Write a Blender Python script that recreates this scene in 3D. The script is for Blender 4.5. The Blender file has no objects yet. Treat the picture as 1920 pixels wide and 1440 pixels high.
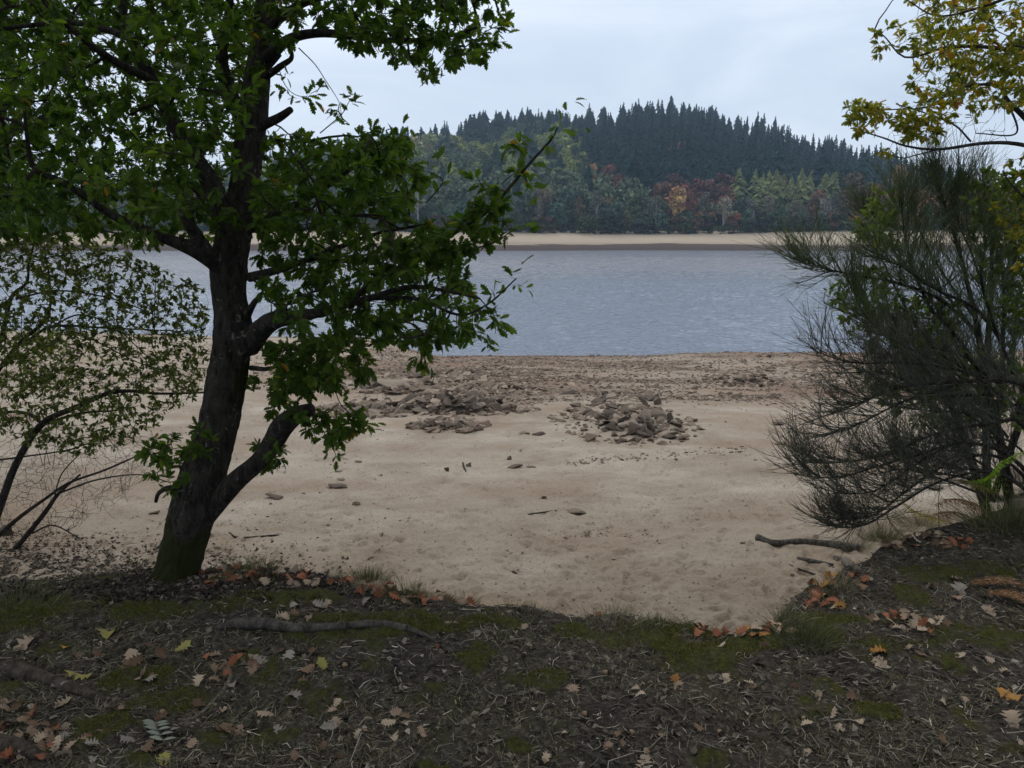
import bpy, math, random
import numpy as np
from mathutils import Vector, Matrix

random.seed(7); RNG = np.random.default_rng(7)
S = bpy.context.scene
COL = S.collection
R = math.radians

# ------------------------------------------------------------------ camera
FPX = 1478.0
HORIZON = 421.0
PITCH = math.atan((720 - HORIZON) / FPX)
CAMZ = 6.0
cam_d = bpy.data.cameras.new('camera'); cam = bpy.data.objects.new('camera', cam_d); COL.objects.link(cam)
cam.location = (0, 0, CAMZ); cam.rotation_euler = (math.pi / 2 - PITCH, 0, 0)
cam_d.sensor_width = 36; cam_d.lens = 36 * FPX / 1920
cam_d.clip_start = 0.05; cam_d.clip_end = 4000
S.camera = cam
CP, SP = math.cos(PITCH), math.sin(PITCH)

def at(px, py, Y):
    """world point seen at photo pixel (px,py), standing Y metres ahead"""
    a = (px - 960) / FPX; b = (720 - py) / FPX
    d = np.array([a, CP + b * SP, -SP + b * CP])
    t = Y / d[1]
    return np.array([d[0] * t, Y, CAMZ + d[2] * t])

def onz(px, py, z):
    a = (px - 960) / FPX; b = (720 - py) / FPX
    d = np.array([a, CP + b * SP, -SP + b * CP])
    t = (z - CAMZ) / d[2]
    return np.array([d[0] * t, d[1] * t, z])

# ------------------------------------------------------------------ world, sun, exposure
SUN_EL, SUN_ROT = R(48), R(-25)
w = bpy.data.worlds.new("World"); S.world = w; w.use_nodes = True
nt = w.node_tree; nt.nodes.clear()
def N(t, k, **kw):
    n = t.nodes.new(k)
    for a, v in kw.items():
        if a.startswith('_'): setattr(n, a[1:], v)
        else: n.inputs[a.replace('_', ' ')].default_value = v
    return n
out = N(nt, 'ShaderNodeOutputWorld')
sky = nt.nodes.new('ShaderNodeTexSky'); sky.sky_type = 'NISHITA'; sky.sun_disc = False
sky.sun_elevation = SUN_EL; sky.sun_rotation = SUN_ROT; sky.air_density = 1.0; sky.dust_density = 2.0
b1 = N(nt, 'ShaderNodeBackground', Strength=0.10); nt.links.new(sky.outputs[0], b1.inputs[0])
tc = nt.nodes.new('ShaderNodeTexCoord')
mp = N(nt, 'ShaderNodeMapping'); mp.inputs['Scale'].default_value = (1.0, 1.0, 3.2)
nt.links.new(tc.outputs['Generated'], mp.inputs[0])
nz = N(nt, 'ShaderNodeTexNoise', Scale=2.2, Detail=5.0, Roughness=0.55, Distortion=0.6); nt.links.new(mp.outputs[0], nz.inputs[0])
cr = nt.nodes.new('ShaderNodeValToRGB'); nt.links.new(nz.outputs[0], cr.inputs[0])
cr.color_ramp.elements[0].position = 0.30; cr.color_ramp.elements[0].color = (0.62, 0.74, 0.92, 1)
cr.color_ramp.elements[1].position = 0.68; cr.color_ramp.elements[1].color = (0.95, 1.05, 1.19, 1)
sx = nt.nodes.new('ShaderNodeSeparateXYZ'); nt.links.new(tc.outputs['Generated'], sx.inputs[0])
er = nt.nodes.new('ShaderNodeValToRGB'); nt.links.new(sx.outputs[2], er.inputs[0])
er.color_ramp.elements[0].position = 0.30; er.color_ramp.elements[0].color = (0, 0, 0, 1); er.color_ramp.elements[1].position = 0.62; er.color_ramp.elements[1].color = (1, 1, 1, 1)
zm = nt.nodes.new('ShaderNodeMix'); zm.data_type = 'RGBA'; nt.links.new(er.outputs[0], zm.inputs[0]); nt.links.new(cr.outputs[0], zm.inputs[6]); zm.inputs[7].default_value = (1.20, 1.18, 1.14, 1)
b2 = N(nt, 'ShaderNodeBackground', Strength=1.0); nt.links.new(zm.outputs[2], b2.inputs[0])
ms = N(nt, 'ShaderNodeMixShader', Fac=0.88)
nt.links.new(b1.outputs[0], ms.inputs[1]); nt.links.new(b2.outputs[0], ms.inputs[2]); nt.links.new(ms.outputs[0], out.inputs[0])

sd = bpy.data.lights.new('sun', 'SUN'); sun = bpy.data.objects.new('sun', sd); COL.objects.link(sun)
sd.energy = 0.7; sd.angle = R(14); sd.color = (1.0, 0.93, 0.83)
dsun = Vector((math.sin(SUN_ROT) * math.cos(SUN_EL), math.cos(SUN_ROT) * math.cos(SUN_EL), math.sin(SUN_EL)))
sun.rotation_euler = dsun.to_track_quat('Z', 'Y').to_euler()
S.view_settings.view_transform = 'Standard'; S.view_settings.look = 'None'
S.view_settings.exposure = 0.0; S.view_settings.gamma = 1.0
cy = S.cycles
cy.max_bounces = 5; cy.diffuse_bounces = 2; cy.glossy_bounces = 2; cy.transmission_bounces = 3
cy.volume_bounces = 0; cy.transparent_max_bounces = 6; cy.use_denoising = True
cy.use_adaptive_sampling = True; cy.adaptive_threshold = 0.02
cy.sample_clamp_indirect = 4

# ------------------------------------------------------------------ numeric helpers
def _hash(ix, iy, s):
    h = (ix.astype(np.int64) * 374761393 + iy.astype(np.int64) * 668265263 + s * 974634777) & 0xffffffff
    h = ((h ^ (h >> 13)) * 1274126177) & 0xffffffff
    return ((h ^ (h >> 16)) & 0xffff) / 65535.0
def vnoise(x, y, s=0):
    x = np.asarray(x, float); y = np.asarray(y, float)
    ix = np.floor(x); iy = np.floor(y); fx = x - ix; fy = y - iy
    fx = fx * fx * (3 - 2 * fx); fy = fy * fy * (3 - 2 * fy)
    a = _hash(ix, iy, s); b = _hash(ix + 1, iy, s); c = _hash(ix, iy + 1, s); d = _hash(ix + 1, iy + 1, s)
    return (a + (b - a) * fx) * (1 - fy) + (c + (d - c) * fx) * fy
def fbm(x, y, s=0, o=4):
    v = 0; a = 0.5; t = 0
    for k in range(o):
        v = v + a * vnoise(x * 2 ** k, y * 2 ** k, s + k * 17); t += a; a *= 0.5
    return v / t
def sstep(a, b, x):
    t = np.clip((x - a) / (b - a), 0, 1); return t * t * (3 - 2 * t)
def unit(v):
    return v / (np.linalg.norm(v, axis=-1, keepdims=True) + 1e-12)

class MB:
    """collects vertices and faces for ONE mesh"""
    def __init__(s): s.v = []; s.f = {3: [], 4: []}; s.m = {3: [], 4: []}; s.var = []; s.n = 0; s.sm = {3: [], 4: []}
    def add(s, v, quads=None, tris=None, var=0.5, mat=0, smooth=True):
        v = np.asarray(v, float).reshape(-1, 3)
        for k, f in ((4, quads), (3, tris)):
            if f is not None and len(f):
                f = np.asarray(f, np.int64).reshape(-1, k)
                s.f[k].append(f + s.n); s.m[k].append(np.full(len(f), mat)); s.sm[k].append(np.full(len(f), smooth))
        s.v.append(v); s.var.append(np.broadcast_to(np.asarray(var, float), (len(v),)) if np.ndim(var) == 0 else np.asarray(var, float))
        s.n += len(v)
    def mesh(s, name, mats, attrs=None):
        me = bpy.data.meshes.new(name)
        v = np.concatenate(s.v); q = np.concatenate(s.f[4]) if s.f[4] else np.zeros((0, 4), int); t = np.concatenate(s.f[3]) if s.f[3] else np.zeros((0, 3), int)
        me.vertices.add(len(v)); me.vertices.foreach_set('co', v.astype(np.float32).ravel())
        loops = np.concatenate([q.ravel(), t.ravel()]).astype(np.int32)
        me.loops.add(len(loops)); me.loops.foreach_set('vertex_index', loops)
        me.polygons.add(len(q) + len(t))
        st = np.concatenate([np.arange(len(q)) * 4, len(q) * 4 + np.arange(len(t)) * 3]).astype(np.int32)
        me.polygons.foreach_set('loop_start', st)
        mi = np.concatenate(s.m[4] + s.m[3]).astype(np.int32); sm = np.concatenate(s.sm[4] + s.sm[3]).astype(bool)
        me.polygons.foreach_set('material_index', mi); me.polygons.foreach_set('use_smooth', sm)
        a = me.attributes.new('var', 'FLOAT', 'POINT'); a.data.foreach_set('value', np.concatenate(s.var).astype(np.float32))
        for k, x in (attrs or {}).items():
            a = me.attributes.new(k, 'FLOAT', 'POINT'); a.data.foreach_set('value', np.asarray(x, np.float32))
        me.update(calc_edges=True)
        for m in (mats if isinstance(mats, (list, tuple)) else [mats]): me.materials.append(m)
        return me

def link(name, me, parent=None, loc=None):
    o = bpy.data.objects.new(name, me); COL.objects.link(o)
    if loc is not None: o.location = loc
    if parent is not None:
        o.parent = parent
        o.matrix_parent_inverse = Matrix.Translation(-parent.location)
    return o
def tag(o, label=None, cat=None, group=None, kind=None):
    if label: o['label'] = label
    if cat: o['category'] = cat
    if group: o['group'] = group
    if kind: o['kind'] = kind
    return o
def thing(name, loc, label, cat, group=None):
    o = bpy.data.objects.new(name, None); COL.objects.link(o); o.location = loc; o.empty_display_size = 0.1
    return tag(o, label, cat, group)

def tubes(P, Rd, sides=5, cap=False):
    """P (N,K,3) polylines, Rd (N,K) radii -> verts, quads"""
    P = np.asarray(P, float); Rd = np.asarray(Rd, float); n, k, _ = P.shape
    T = np.empty_like(P); T[:, 1:-1] = P[:, 2:] - P[:, :-2]; T[:, 0] = P[:, 1] - P[:, 0]; T[:, -1] = P[:, -1] - P[:, -2]
    T = unit(T)
    m = unit(P[:, -1] - P[:, 0])
    ref = np.where(np.abs(m[:, 2:3]) > 0.8, np.array([[0.9, 0.1, 0.05]]), np.array([[0.05, 0.1, 1.0]]))[:, None, :]
    A = unit(np.cross(T, ref)); B = np.cross(T, A)
    th = np.arange(sides) * 2 * np.pi / sides
    V = P[:, :, None, :] + Rd[:, :, None, None] * (np.cos(th)[None, None, :, None] * A[:, :, None, :] + np.sin(th)[None, None, :, None] * B[:, :, None, :])
    i = np.arange(n)[:, None, None] * k * sides + np.arange(k - 1)[None, :, None] * sides
    j = np.arange(sides)[None, None, :]; j2 = (j + 1) % sides
    q = np.stack([i + j, i + j2, i + sides + j2, i + sides + j], -1).reshape(-1, 4)
    return V.reshape(-1, 3), q
def crom(pts, k):
    """smooth resample of a polyline with any columns"""
    p = np.asarray(pts, float)
    if len(p) < 3:
        t = np.linspace(0, 1, k)[:, None]; return p[0] * (1 - t) + p[-1] * t
    e = np.vstack([2 * p[0] - p[1], p, 2 * p[-1] - p[-2]])
    u = np.linspace(0, len(p) - 1 - 1e-9, k); i = u.astype(int); f = (u - i)[:, None]
    a, b, c, d = e[i], e[i + 1], e[i + 2], e[i + 3]
    return 0.5 * (2 * b + (c - a) * f + (2 * a - 5 * b + 4 * c - d) * f ** 2 + (3 * b - a - 3 * c + d) * f ** 3)
def trace(rows, k=24):
    """rows (px,py,Y,width_px) -> (points, radii)"""
    P = [np.r_[at(a, b, Y), wd / 2 * Y / FPX] for a, b, Y, wd in rows]
    c = crom(P, k); return c[:, :3], np.maximum(c[:, 3], 0.0012)
def stamp(mb, tv, tq, tt, M, pos, var, mat=0, smooth=True):
    """template stamped with matrices M (N,3,3)"""
    n = len(pos); V = np.einsum('nij,vj->nvi', M, tv) + pos[:, None, :]
    off = (np.arange(n) * len(tv))[:, None, None]
    q = (tq[None] + off).reshape(-1, 4) if tq is not None and len(tq) else None
    t = (tt[None] + off).reshape(-1, 3) if tt is not None and len(tt) else None
    mb.add(V.reshape(-1, 3), q, t, var=np.repeat(var, len(tv)), mat=mat, smooth=smooth)
def frames(X, up, scale):
    """columns: X dir, side, normal"""
    X = unit(X); Yv = unit(np.cross(up, X)); Z = np.cross(X, Yv)
    return np.stack([X, Yv, Z], -1) * np.asarray(scale)[:, None, None]
def rand_rot(n, tilt=None):
    a = RNG.uniform(0, 2 * np.pi, n); X = np.stack([np.cos(a), np.sin(a), RNG.normal(0, tilt if tilt is not None else 1, n)], -1)
    up = np.stack([RNG.normal(0, tilt if tilt is not None else 1, n), RNG.normal(0, tilt if tilt is not None else 1, n), np.ones(n)], -1)
    return X, up

# ------------------------------------------------------------------ materials
def mat(name):
    m = bpy.data.materials.new(name); m.use_nodes = True
    t = m.node_tree; t.nodes.clear(); o = t.nodes.new('ShaderNodeOutputMaterial')
    return m, t, o
def ramp(t, src, stops):
    r = t.nodes.new('ShaderNodeValToRGB'); e = r.color_ramp.elements
    while len(e) < len(stops): e.new(0.5)
    for el, (p, c) in zip(e, stops): el.position = p; el.color = (*c, 1)
    t.links.new(src, r.inputs[0]); return r.outputs[0]
def mix(t, fac, a, b, mode='MIX'):
    m = t.nodes.new('ShaderNodeMix'); m.data_type = 'RGBA'; m.blend_type = mode
    for s, i in ((fac, 0), (a, 6), (b, 7)):
        if isinstance(s, (int, float)): m.inputs[i].default_value = s
        elif isinstance(s, tuple): m.inputs[i].default_value = (*s, 1)
        else: t.links.new(s, m.inputs[i])
    return m.outputs[2]
def noise(t, scale, detail=4, rough=0.55, vec=None, dist=0.0, stretch=None, coord='Object'):
    if vec is None:
        c = t.nodes.new('ShaderNodeTexCoord'); vec = c.outputs[coord]
    if stretch:
        mp = t.nodes.new('ShaderNodeMapping'); mp.inputs['Scale'].default_value = stretch; t.links.new(vec, mp.inputs[0]); vec = mp.outputs[0]
    n = N(t, 'ShaderNodeTexNoise', Scale=scale, Detail=detail, Roughness=rough, Distortion=dist); t.links.new(vec, n.inputs[0])
    return n.outputs[0]
def attr(t, name):
    a = t.nodes.new('ShaderNodeAttribute'); a.attribute_name = name; return a.outputs['Fac']
def bsdf(t, o, col, rough=0.8, spec=0.3, bump=None, bstr=0.3, bdist=0.02):
    b = t.nodes.new('ShaderNodeBsdfPrincipled')
    if isinstance(col, tuple): b.inputs['Base Color'].default_value = (*col, 1)
    else: t.links.new(col, b.inputs['Base Color'])
    if isinstance(rough, (int, float)): b.inputs['Roughness'].default_value = rough
    else: t.links.new(rough, b.inputs['Roughness'])
    b.inputs['Specular IOR Level'].default_value = spec
    if bump is not None:
        bp = N(t, 'ShaderNodeBump', Strength=bstr, Distance=bdist); t.links.new(bump, bp.inputs['Height']); t.links.new(bp.outputs[0], b.inputs['Normal'])
    t.links.new(b.outputs[0], o.inputs[0]); return b
def math2(t, op, a, b=0.5):
    m = t.nodes.new('ShaderNodeMath'); m.operation = op
    for s, i in ((a, 0), (b, 1)):
        if isinstance(s, (int, float)): m.inputs[i].default_value = s
        else: t.links.new(s, m.inputs[i])
    return m.outputs[0]

def leaf_mat(name, stops, trans=0.35, spec=0.4, rough=0.5, objcol=False):
    m, t, o = mat(name)
    c = ramp(t, attr(t, 'var'), stops)
    if objcol:
        oi = t.nodes.new('ShaderNodeObjectInfo'); c = mix(t, 1.0, c, oi.outputs['Color'], 'MULTIPLY')
    b = t.nodes.new('ShaderNodeBsdfPrincipled'); t.links.new(c, b.inputs['Base Color']); b.inputs['Roughness'].default_value = rough; b.inputs['Specular IOR Level'].default_value = spec
    tr = t.nodes.new('ShaderNodeBsdfTranslucent')
    c2 = mix(t, 1.0, c, (1.0, 1.25, 0.5), 'MULTIPLY'); t.links.new(c2, tr.inputs[0])
    mx = N(t, 'ShaderNodeMixShader', Fac=trans); t.links.new(b.outputs[0], mx.inputs[1]); t.links.new(tr.outputs[0], mx.inputs[2]); t.links.new(mx.outputs[0], o.inputs[0])
    return m
M_OAK = leaf_mat('oak_leaf', [(0.0, (0.042, 0.076, 0.014)), (0.6, (0.088, 0.14, 0.020)), (0.93, (0.18, 0.23, 0.028)), (0.985, (0.28, 0.25, 0.03)), (1.0, (0.36, 0.16, 0.02))], 0.58, 0.2, 0.6)
M_AUT = leaf_mat('autumn_leaf', [(0.0, (0.10, 0.12, 0.03)), (0.42, (0.22, 0.22, 0.035)), (0.66, (0.42, 0.32, 0.03)), (0.85, (0.52, 0.27, 0.03)), (1.0, (0.45, 0.14, 0.02))], 0.5, 0.2, 0.6)
M_SML = leaf_mat('small_leaf', [(0.0, (0.06, 0.074, 0.02)), (0.7, (0.125, 0.14, 0.034)), (0.94, (0.18, 0.18, 0.035)), (1.0, (0.34, 0.27, 0.04))], 0.45, 0.2, 0.6)
M_LIM = leaf_mat('lime_leaf', [(0.0, (0.075, 0.105, 0.03)), (0.7, (0.16, 0.20, 0.055)), (1.0, (0.30, 0.30, 0.06))], 0.5, 0.2, 0.6)
M_BROOM = leaf_mat('broom_stem', [(0.0, (0.050, 0.072, 0.034)), (0.7, (0.11, 0.15, 0.066)), (1.0, (0.19, 0.21, 0.075))], 0.05)
M_DBROOM = leaf_mat('dark_broom_stem', [(0.0, (0.040, 0.042, 0.032)), (0.7, (0.078, 0.082, 0.058)), (1.0, (0.15, 0.145, 0.09))], 0.0)
M_GRASS = leaf_mat('grass_blade', [(0.0, (0.06, 0.08, 0.028)), (0.4, (0.12, 0.13, 0.055)), (0.75, (0.24, 0.22, 0.14)), (1.0, (0.38, 0.34, 0.24))], 0.15, 0.1, 0.9)
M_MOSSF = leaf_mat('moss_frond', [(0.0, (0.040, 0.045, 0.012)), (0.6, (0.088, 0.095, 0.022)), (1.0, (0.20, 0.19, 0.05))], 0.1, 0.1, 0.9)
M_STRAW = leaf_mat('straw', [(0.0, (0.030, 0.026, 0.022)), (0.4, (0.092, 0.080, 0.067)), (0.75, (0.27, 0.24, 0.20)), (1.0, (0.56, 0.51, 0.44))], 0.0, 0.1, 0.9)
M_FERN = leaf_mat('green_fern', [(0.0, (0.16, 0.27, 0.03)), (1.0, (0.34, 0.46, 0.06))], 0.35)
M_DFERN = leaf_mat('brown_fern', [(0.0, (0.12, 0.05, 0.025)), (0.6, (0.26, 0.12, 0.05)), (1.0, (0.36, 0.24, 0.12))], 0.2)
M_YFERN = leaf_mat('yellow_fern', [(0.0, (0.30, 0.24, 0.04)), (1.0, (0.50, 0.42, 0.06))], 0.3)

def bark(name, dark, light, lichen, moss_h=None, scale=1.0):
    m, t, o = mat(name)
    a = noise(t, 30 * scale, 7, 0.72, stretch=(1, 1, 0.35)); b = noise(t, 5 * scale, 3, 0.5); l = noise(t, 26 * scale, 6, 0.7, dist=0.8)
    c = ramp(t, a, [(0.35, dark), (0.68, light)])
    c = mix(t, ramp(t, l, [(0.60, (0, 0, 0)), (0.68, (1, 1, 1))]), c, lichen)
    if moss_h is not None:
        g = t.nodes.new('ShaderNodeNewGeometry'); sp = t.nodes.new('ShaderNodeSeparateXYZ'); t.links.new(g.outputs['Position'], sp.inputs[0])
        f = math2(t, 'ADD', attr(t, 'var'), math2(t, 'MULTIPLY', math2(t, 'SUBTRACT', b, 0.5), 1.6))
        f = ramp(t, f, [(0.45, (0, 0, 0)), (0.62, (1, 1, 1))])
        c = mix(t, f, c, mix(t, a, (0.008, 0.010, 0.003), (0.045, 0.050, 0.012)))
    bsdf(t, o, c, 0.95, 0.15, bump=a, bstr=1.0, bdist=0.035); return m
M_BARK = bark('oak_bark', (0.010, 0.009, 0.008), (0.078, 0.069, 0.058), (0.24, 0.235, 0.205), 1)
M_TWIG = bark('twig_bark', (0.015, 0.013, 0.011), (0.06, 0.052, 0.045), (0.12, 0.12, 0.11))
M_GBARK = bark('grey_bark', (0.03, 0.028, 0.026), (0.11, 0.10, 0.09), (0.24, 0.24, 0.22))
M_DEAD = bark('dead_wood', (0.03, 0.027, 0.024), (0.16, 0.148, 0.132), (0.30, 0.285, 0.26))
M_PALE = bark('pale_wood', (0.09, 0.078, 0.065), (0.28, 0.25, 0.21), (0.36, 0.33, 0.29))
M_SPLIT = bark('split_wood', (0.035, 0.028, 0.023), (0.13, 0.108, 0.09), (0.30, 0.27, 0.23))

def stone_mat(name, a, b, c):
    m, t, o = mat(name)
    oi = t.nodes.new('ShaderNodeObjectInfo')
    vadd = math2(t, 'ADD', oi.outputs['Random'], attr(t, 'var'))
    vf = math2(t, 'FRACT', vadd)
    n = noise(t, 9, 5, 0.6); n2 = noise(t, 40, 4, 0.6)
    base = ramp(t, vf, [(0.0, a), (0.55, b), (1.0, c)])
    col = mix(t, 0.55, base, mix(t, n, (0.35, 0.33, 0.31), (1.5, 1.45, 1.35)), 'MULTIPLY')
    bsdf(t, o, col, 0.9, 0.2, bump=n2, bstr=0.5, bdist=0.02); return m
M_STONE = stone_mat('grey_brown_stone', (0.07, 0.058, 0.050), (0.14, 0.115, 0.098), (0.30, 0.255, 0.215))
M_RUBBLE = stone_mat('rubble_stone', (0.11, 0.086, 0.07), (0.19, 0.15, 0.122), (0.34, 0.285, 0.235))
M_FSTONE = stone_mat('flat_grey_stone', (0.12, 0.12, 0.115), (0.20, 0.20, 0.19), (0.3, 0.3, 0.28))

# ------------------------------------------------------------------ ground shape
EDGE_PX = [(-900, 1120), (-300, 1140), (0, 1132), (150, 1118), (300, 1096), (400, 1078), (500, 1068), (600, 1078), (700, 1100), (800, 1122), (900, 1142), (1000, 1150), (1120, 1160), (1240, 1170),
           (1330, 1186), (1400, 1186), (1450, 1168), (1500, 1118), (1560, 1082), (1610, 1050), (1650, 1020), (1720, 1005), (1800, 990), (1860, 972), (1930, 945), (2060, 900), (2300, 840)]
BANKZ = 4.4
EDGE = np.array([onz(a, b, BANKZ)[:2] for a, b in EDGE_PX]); EDGE = EDGE[np.argsort(EDGE[:, 0])]
EDGE = np.vstack([[-40, 2.0], [-12, 2.6], EDGE, [9, 9.5], [16, 12], [60, 16]])
EDGE = EDGE[np.argsort(EDGE[:, 0])]
def y_edge(x): return np.interp(x, EDGE[:, 0], EDGE[:, 1])
def y_shore(x):
    return 36.3 + 6.3 * sstep(-3.0, -8.5, x) + 3 * sstep(-12, -30, x) + 0.35 * (fbm(x * 0.35, x * 0 + 3, 5) - 0.5) + 0.9 * sstep(6, 9, x) + 6 * sstep(20, 40, x)
PILES = []                                       # (x, y, rx, ry, h)
def beach_z(x, y):
    ys = y_shore(x)
    z = 0.109 * (ys - y) * np.where(ys > y, 1, 1.6)
    k = np.clip((36.3 - ys) / 36.0, -1, 1)
    z = np.where(y < ys, 0.109 * 36.3 * (ys - y) / ys, z)
    z = z + 0.16 * (fbm(x * 0.16, y * 0.3, 11, 3) - 0.5) * sstep(34, 28, y) + 0.05 * (fbm(x * 0.7, y * 0.9, 21, 3) - 0.5)
    # stony ridge close to the water on the right
    z = z + 0.16 * np.exp(-((y - 33.5) / 1.8) ** 2) * sstep(4.5, 8, x) * (0.6 + 0.8 * vnoise(x * 0.9, y * 0.5, 4))
    z = z + 0.22 * np.exp(-((y - 20.8) / 1.7) ** 2 - ((x + 2.4) / 2.3) ** 2)
    for (a, b, rx, ry, h) in PILES:
        z = z + h * np.clip(1 - ((x - a) / rx) ** 2 - ((y - b) / ry) ** 2, 0, 1) ** 0.8
    return np.maximum(z, -3.0)
def bank_z(x, y):
    z = BANKZ + 0.05 * (fbm(x * 1.1, y * 1.1, 31, 3) - 0.5) * 2 + 0.018 * (fbm(x * 5, y * 5, 37, 3) - 0.5) * 2
    z = z + 0.10 * sstep(1.2, 3.5, x) * sstep(2, 5, y) - 0.05 * sstep(0, -2, y) + 0.5 * sstep(-4, -30, y)
    return z
def bank_mask(x, y):
    d = y_edge(x) - y + 0.10 * (fbm(x * 3.1, y * 3.1, 41, 3) - 0.5) * 2
    wdt = 0.30 + 1.3 * sstep(-0.9, -1.8, x) + 0.25 * sstep(-0.2, -0.9, x)
    return sstep(-wdt, 0.02, d)
def gz(x, y):
    m = bank_mask(x, y); return beach_z(x, y) * (1 - m) + bank_z(x, y) * m
def gz1(x, y): return float(gz(np.array([x], float), np.array([y], float))[0])
def ground_at(px, py, ylo=1.0, yhi=60.0):
    """march the sight line down to the ground"""
    a = (px - 960) / FPX; b = (720 - py) / FPX
    d = np.array([a, CP + b * SP, -SP + b * CP]); d = d / d[1]
    Y = np.geomspace(ylo, yhi, 1500); X = d[0] * Y; Z = CAMZ + d[2] * Y
    g = gz(X, Y); i = np.argmax(Z < g)
    if not (Z < g).any(): i = len(Y) - 1
    return np.array([X[i], Y[i], g[i]])

def pile_from_px(x0, x1, ytop, ybase, hfrac=0.7):
    c = ground_at((x0 + x1) / 2, (ybase * 0.75 + ytop * 0.25)); s = c[1] / FPX
    return c, (x1 - x0) / 2 * s
# mounds under the stone heaps
cL1 = ground_at(700, 772); cL2 = ground_at(860, 770); cS = ground_at(838, 800); cR = ground_at(1185, 795); cF = ground_at(1398, 718)
NEWP = [(cL1[0], cL1[1], 1.1, 0.8, 0.10), (cL2[0], cL2[1], 1.25, 0.75, 0.24), (cS[0], cS[1], 0.55, 0.5, 0.10), (cR[0] - .1, cR[1] + 0.5, 1.0, 2.0, 0.21), (cF[0], cF[1] + 0.3, 0.95, 1.0, 0.2)]
PILES.extend(NEWP)

# moss patches: photo ellipses (px, py, half width, half height) laid on the bank
MOSS_PX = [(150, 1150, 170, 20), (330, 1142, 170, 16), (520, 1112, 90, 12), (60, 1175, 90, 18), (640, 1160, 120, 10), (860, 1185, 90, 15), (1060, 1190, 60, 18), (1180, 1205, 110, 26), (1330, 1235, 90, 26),
           (1000, 1280, 75, 16), (880, 1250, 60, 22), (730, 1195, 90, 16), (1350, 1240, 60, 20), (1720, 1112, 60, 18), (1830, 1200, 110, 28), (1640, 1200, 60, 18), (1880, 1070, 70, 30), (200, 1345, 60, 25), (1650, 1330, 45, 16), (1040, 1425, 50, 15),
           (250, 1270, 60, 20), (330, 1310, 90, 22), (1560, 1165, 40, 14)]
MOSS_PX += [(420, 1135, 120, 14), (720, 1168, 110, 12), (980, 1180, 90, 14), (1260, 1190, 90, 16), (60, 1150, 160, 24), (1420, 1215, 70, 14), (1560, 1190, 60, 16), (1760, 1070, 90, 20), (1250, 1225, 60, 18)]
MOSS = []
for a, b, hw, hh in MOSS_PX:
    p = onz(a, b, BANKZ); q = onz(a, b - hh, BANKZ); q2 = onz(a, b + hh, BANKZ)
    MOSS.append((p[0], p[1], hw * p[1] / FPX * 1.05, abs(q[1] - q2[1]) / 2))
def moss_mask(x, y):
    v = 0
    for a, b, rx, ry in MOSS:
        v = np.maximum(v, 1.25 - np.sqrt(((x - a) / rx) ** 2 + ((y - b) / ry) ** 2))
    v = v - .05 + 3.0 * (fbm(x * 8, y * 8, 51, 5) - 0.5) + 0.9 * (fbm(x * 1.5, y * 1.5, 52, 2) - 0.5)
    return sstep(0.10, 0.65, v) * (.45 + .55 * sstep(.40, .56, fbm(x * 26, y * 26, 55, 3))) * bank_mask(x, y)
def stony(x, y):
    """how strongly the shingle covers the beach"""
    s = sstep(16.6, 19.5, y + 1.6 * (fbm(x * 0.5, y * 0.5, 61, 3) - 0.5) * 2)
    s = s * (0.45 + 0.9 * sstep(0.36, 0.6, fbm(x * 0.22 + 3, y * 0.45, 62, 3)))
    s = s * (1 - 0.85 * sstep(-4.5, -8, x))
    return np.clip(s, 0, 1) * sstep(0, 0.6, y_shore(x) - y)

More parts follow.
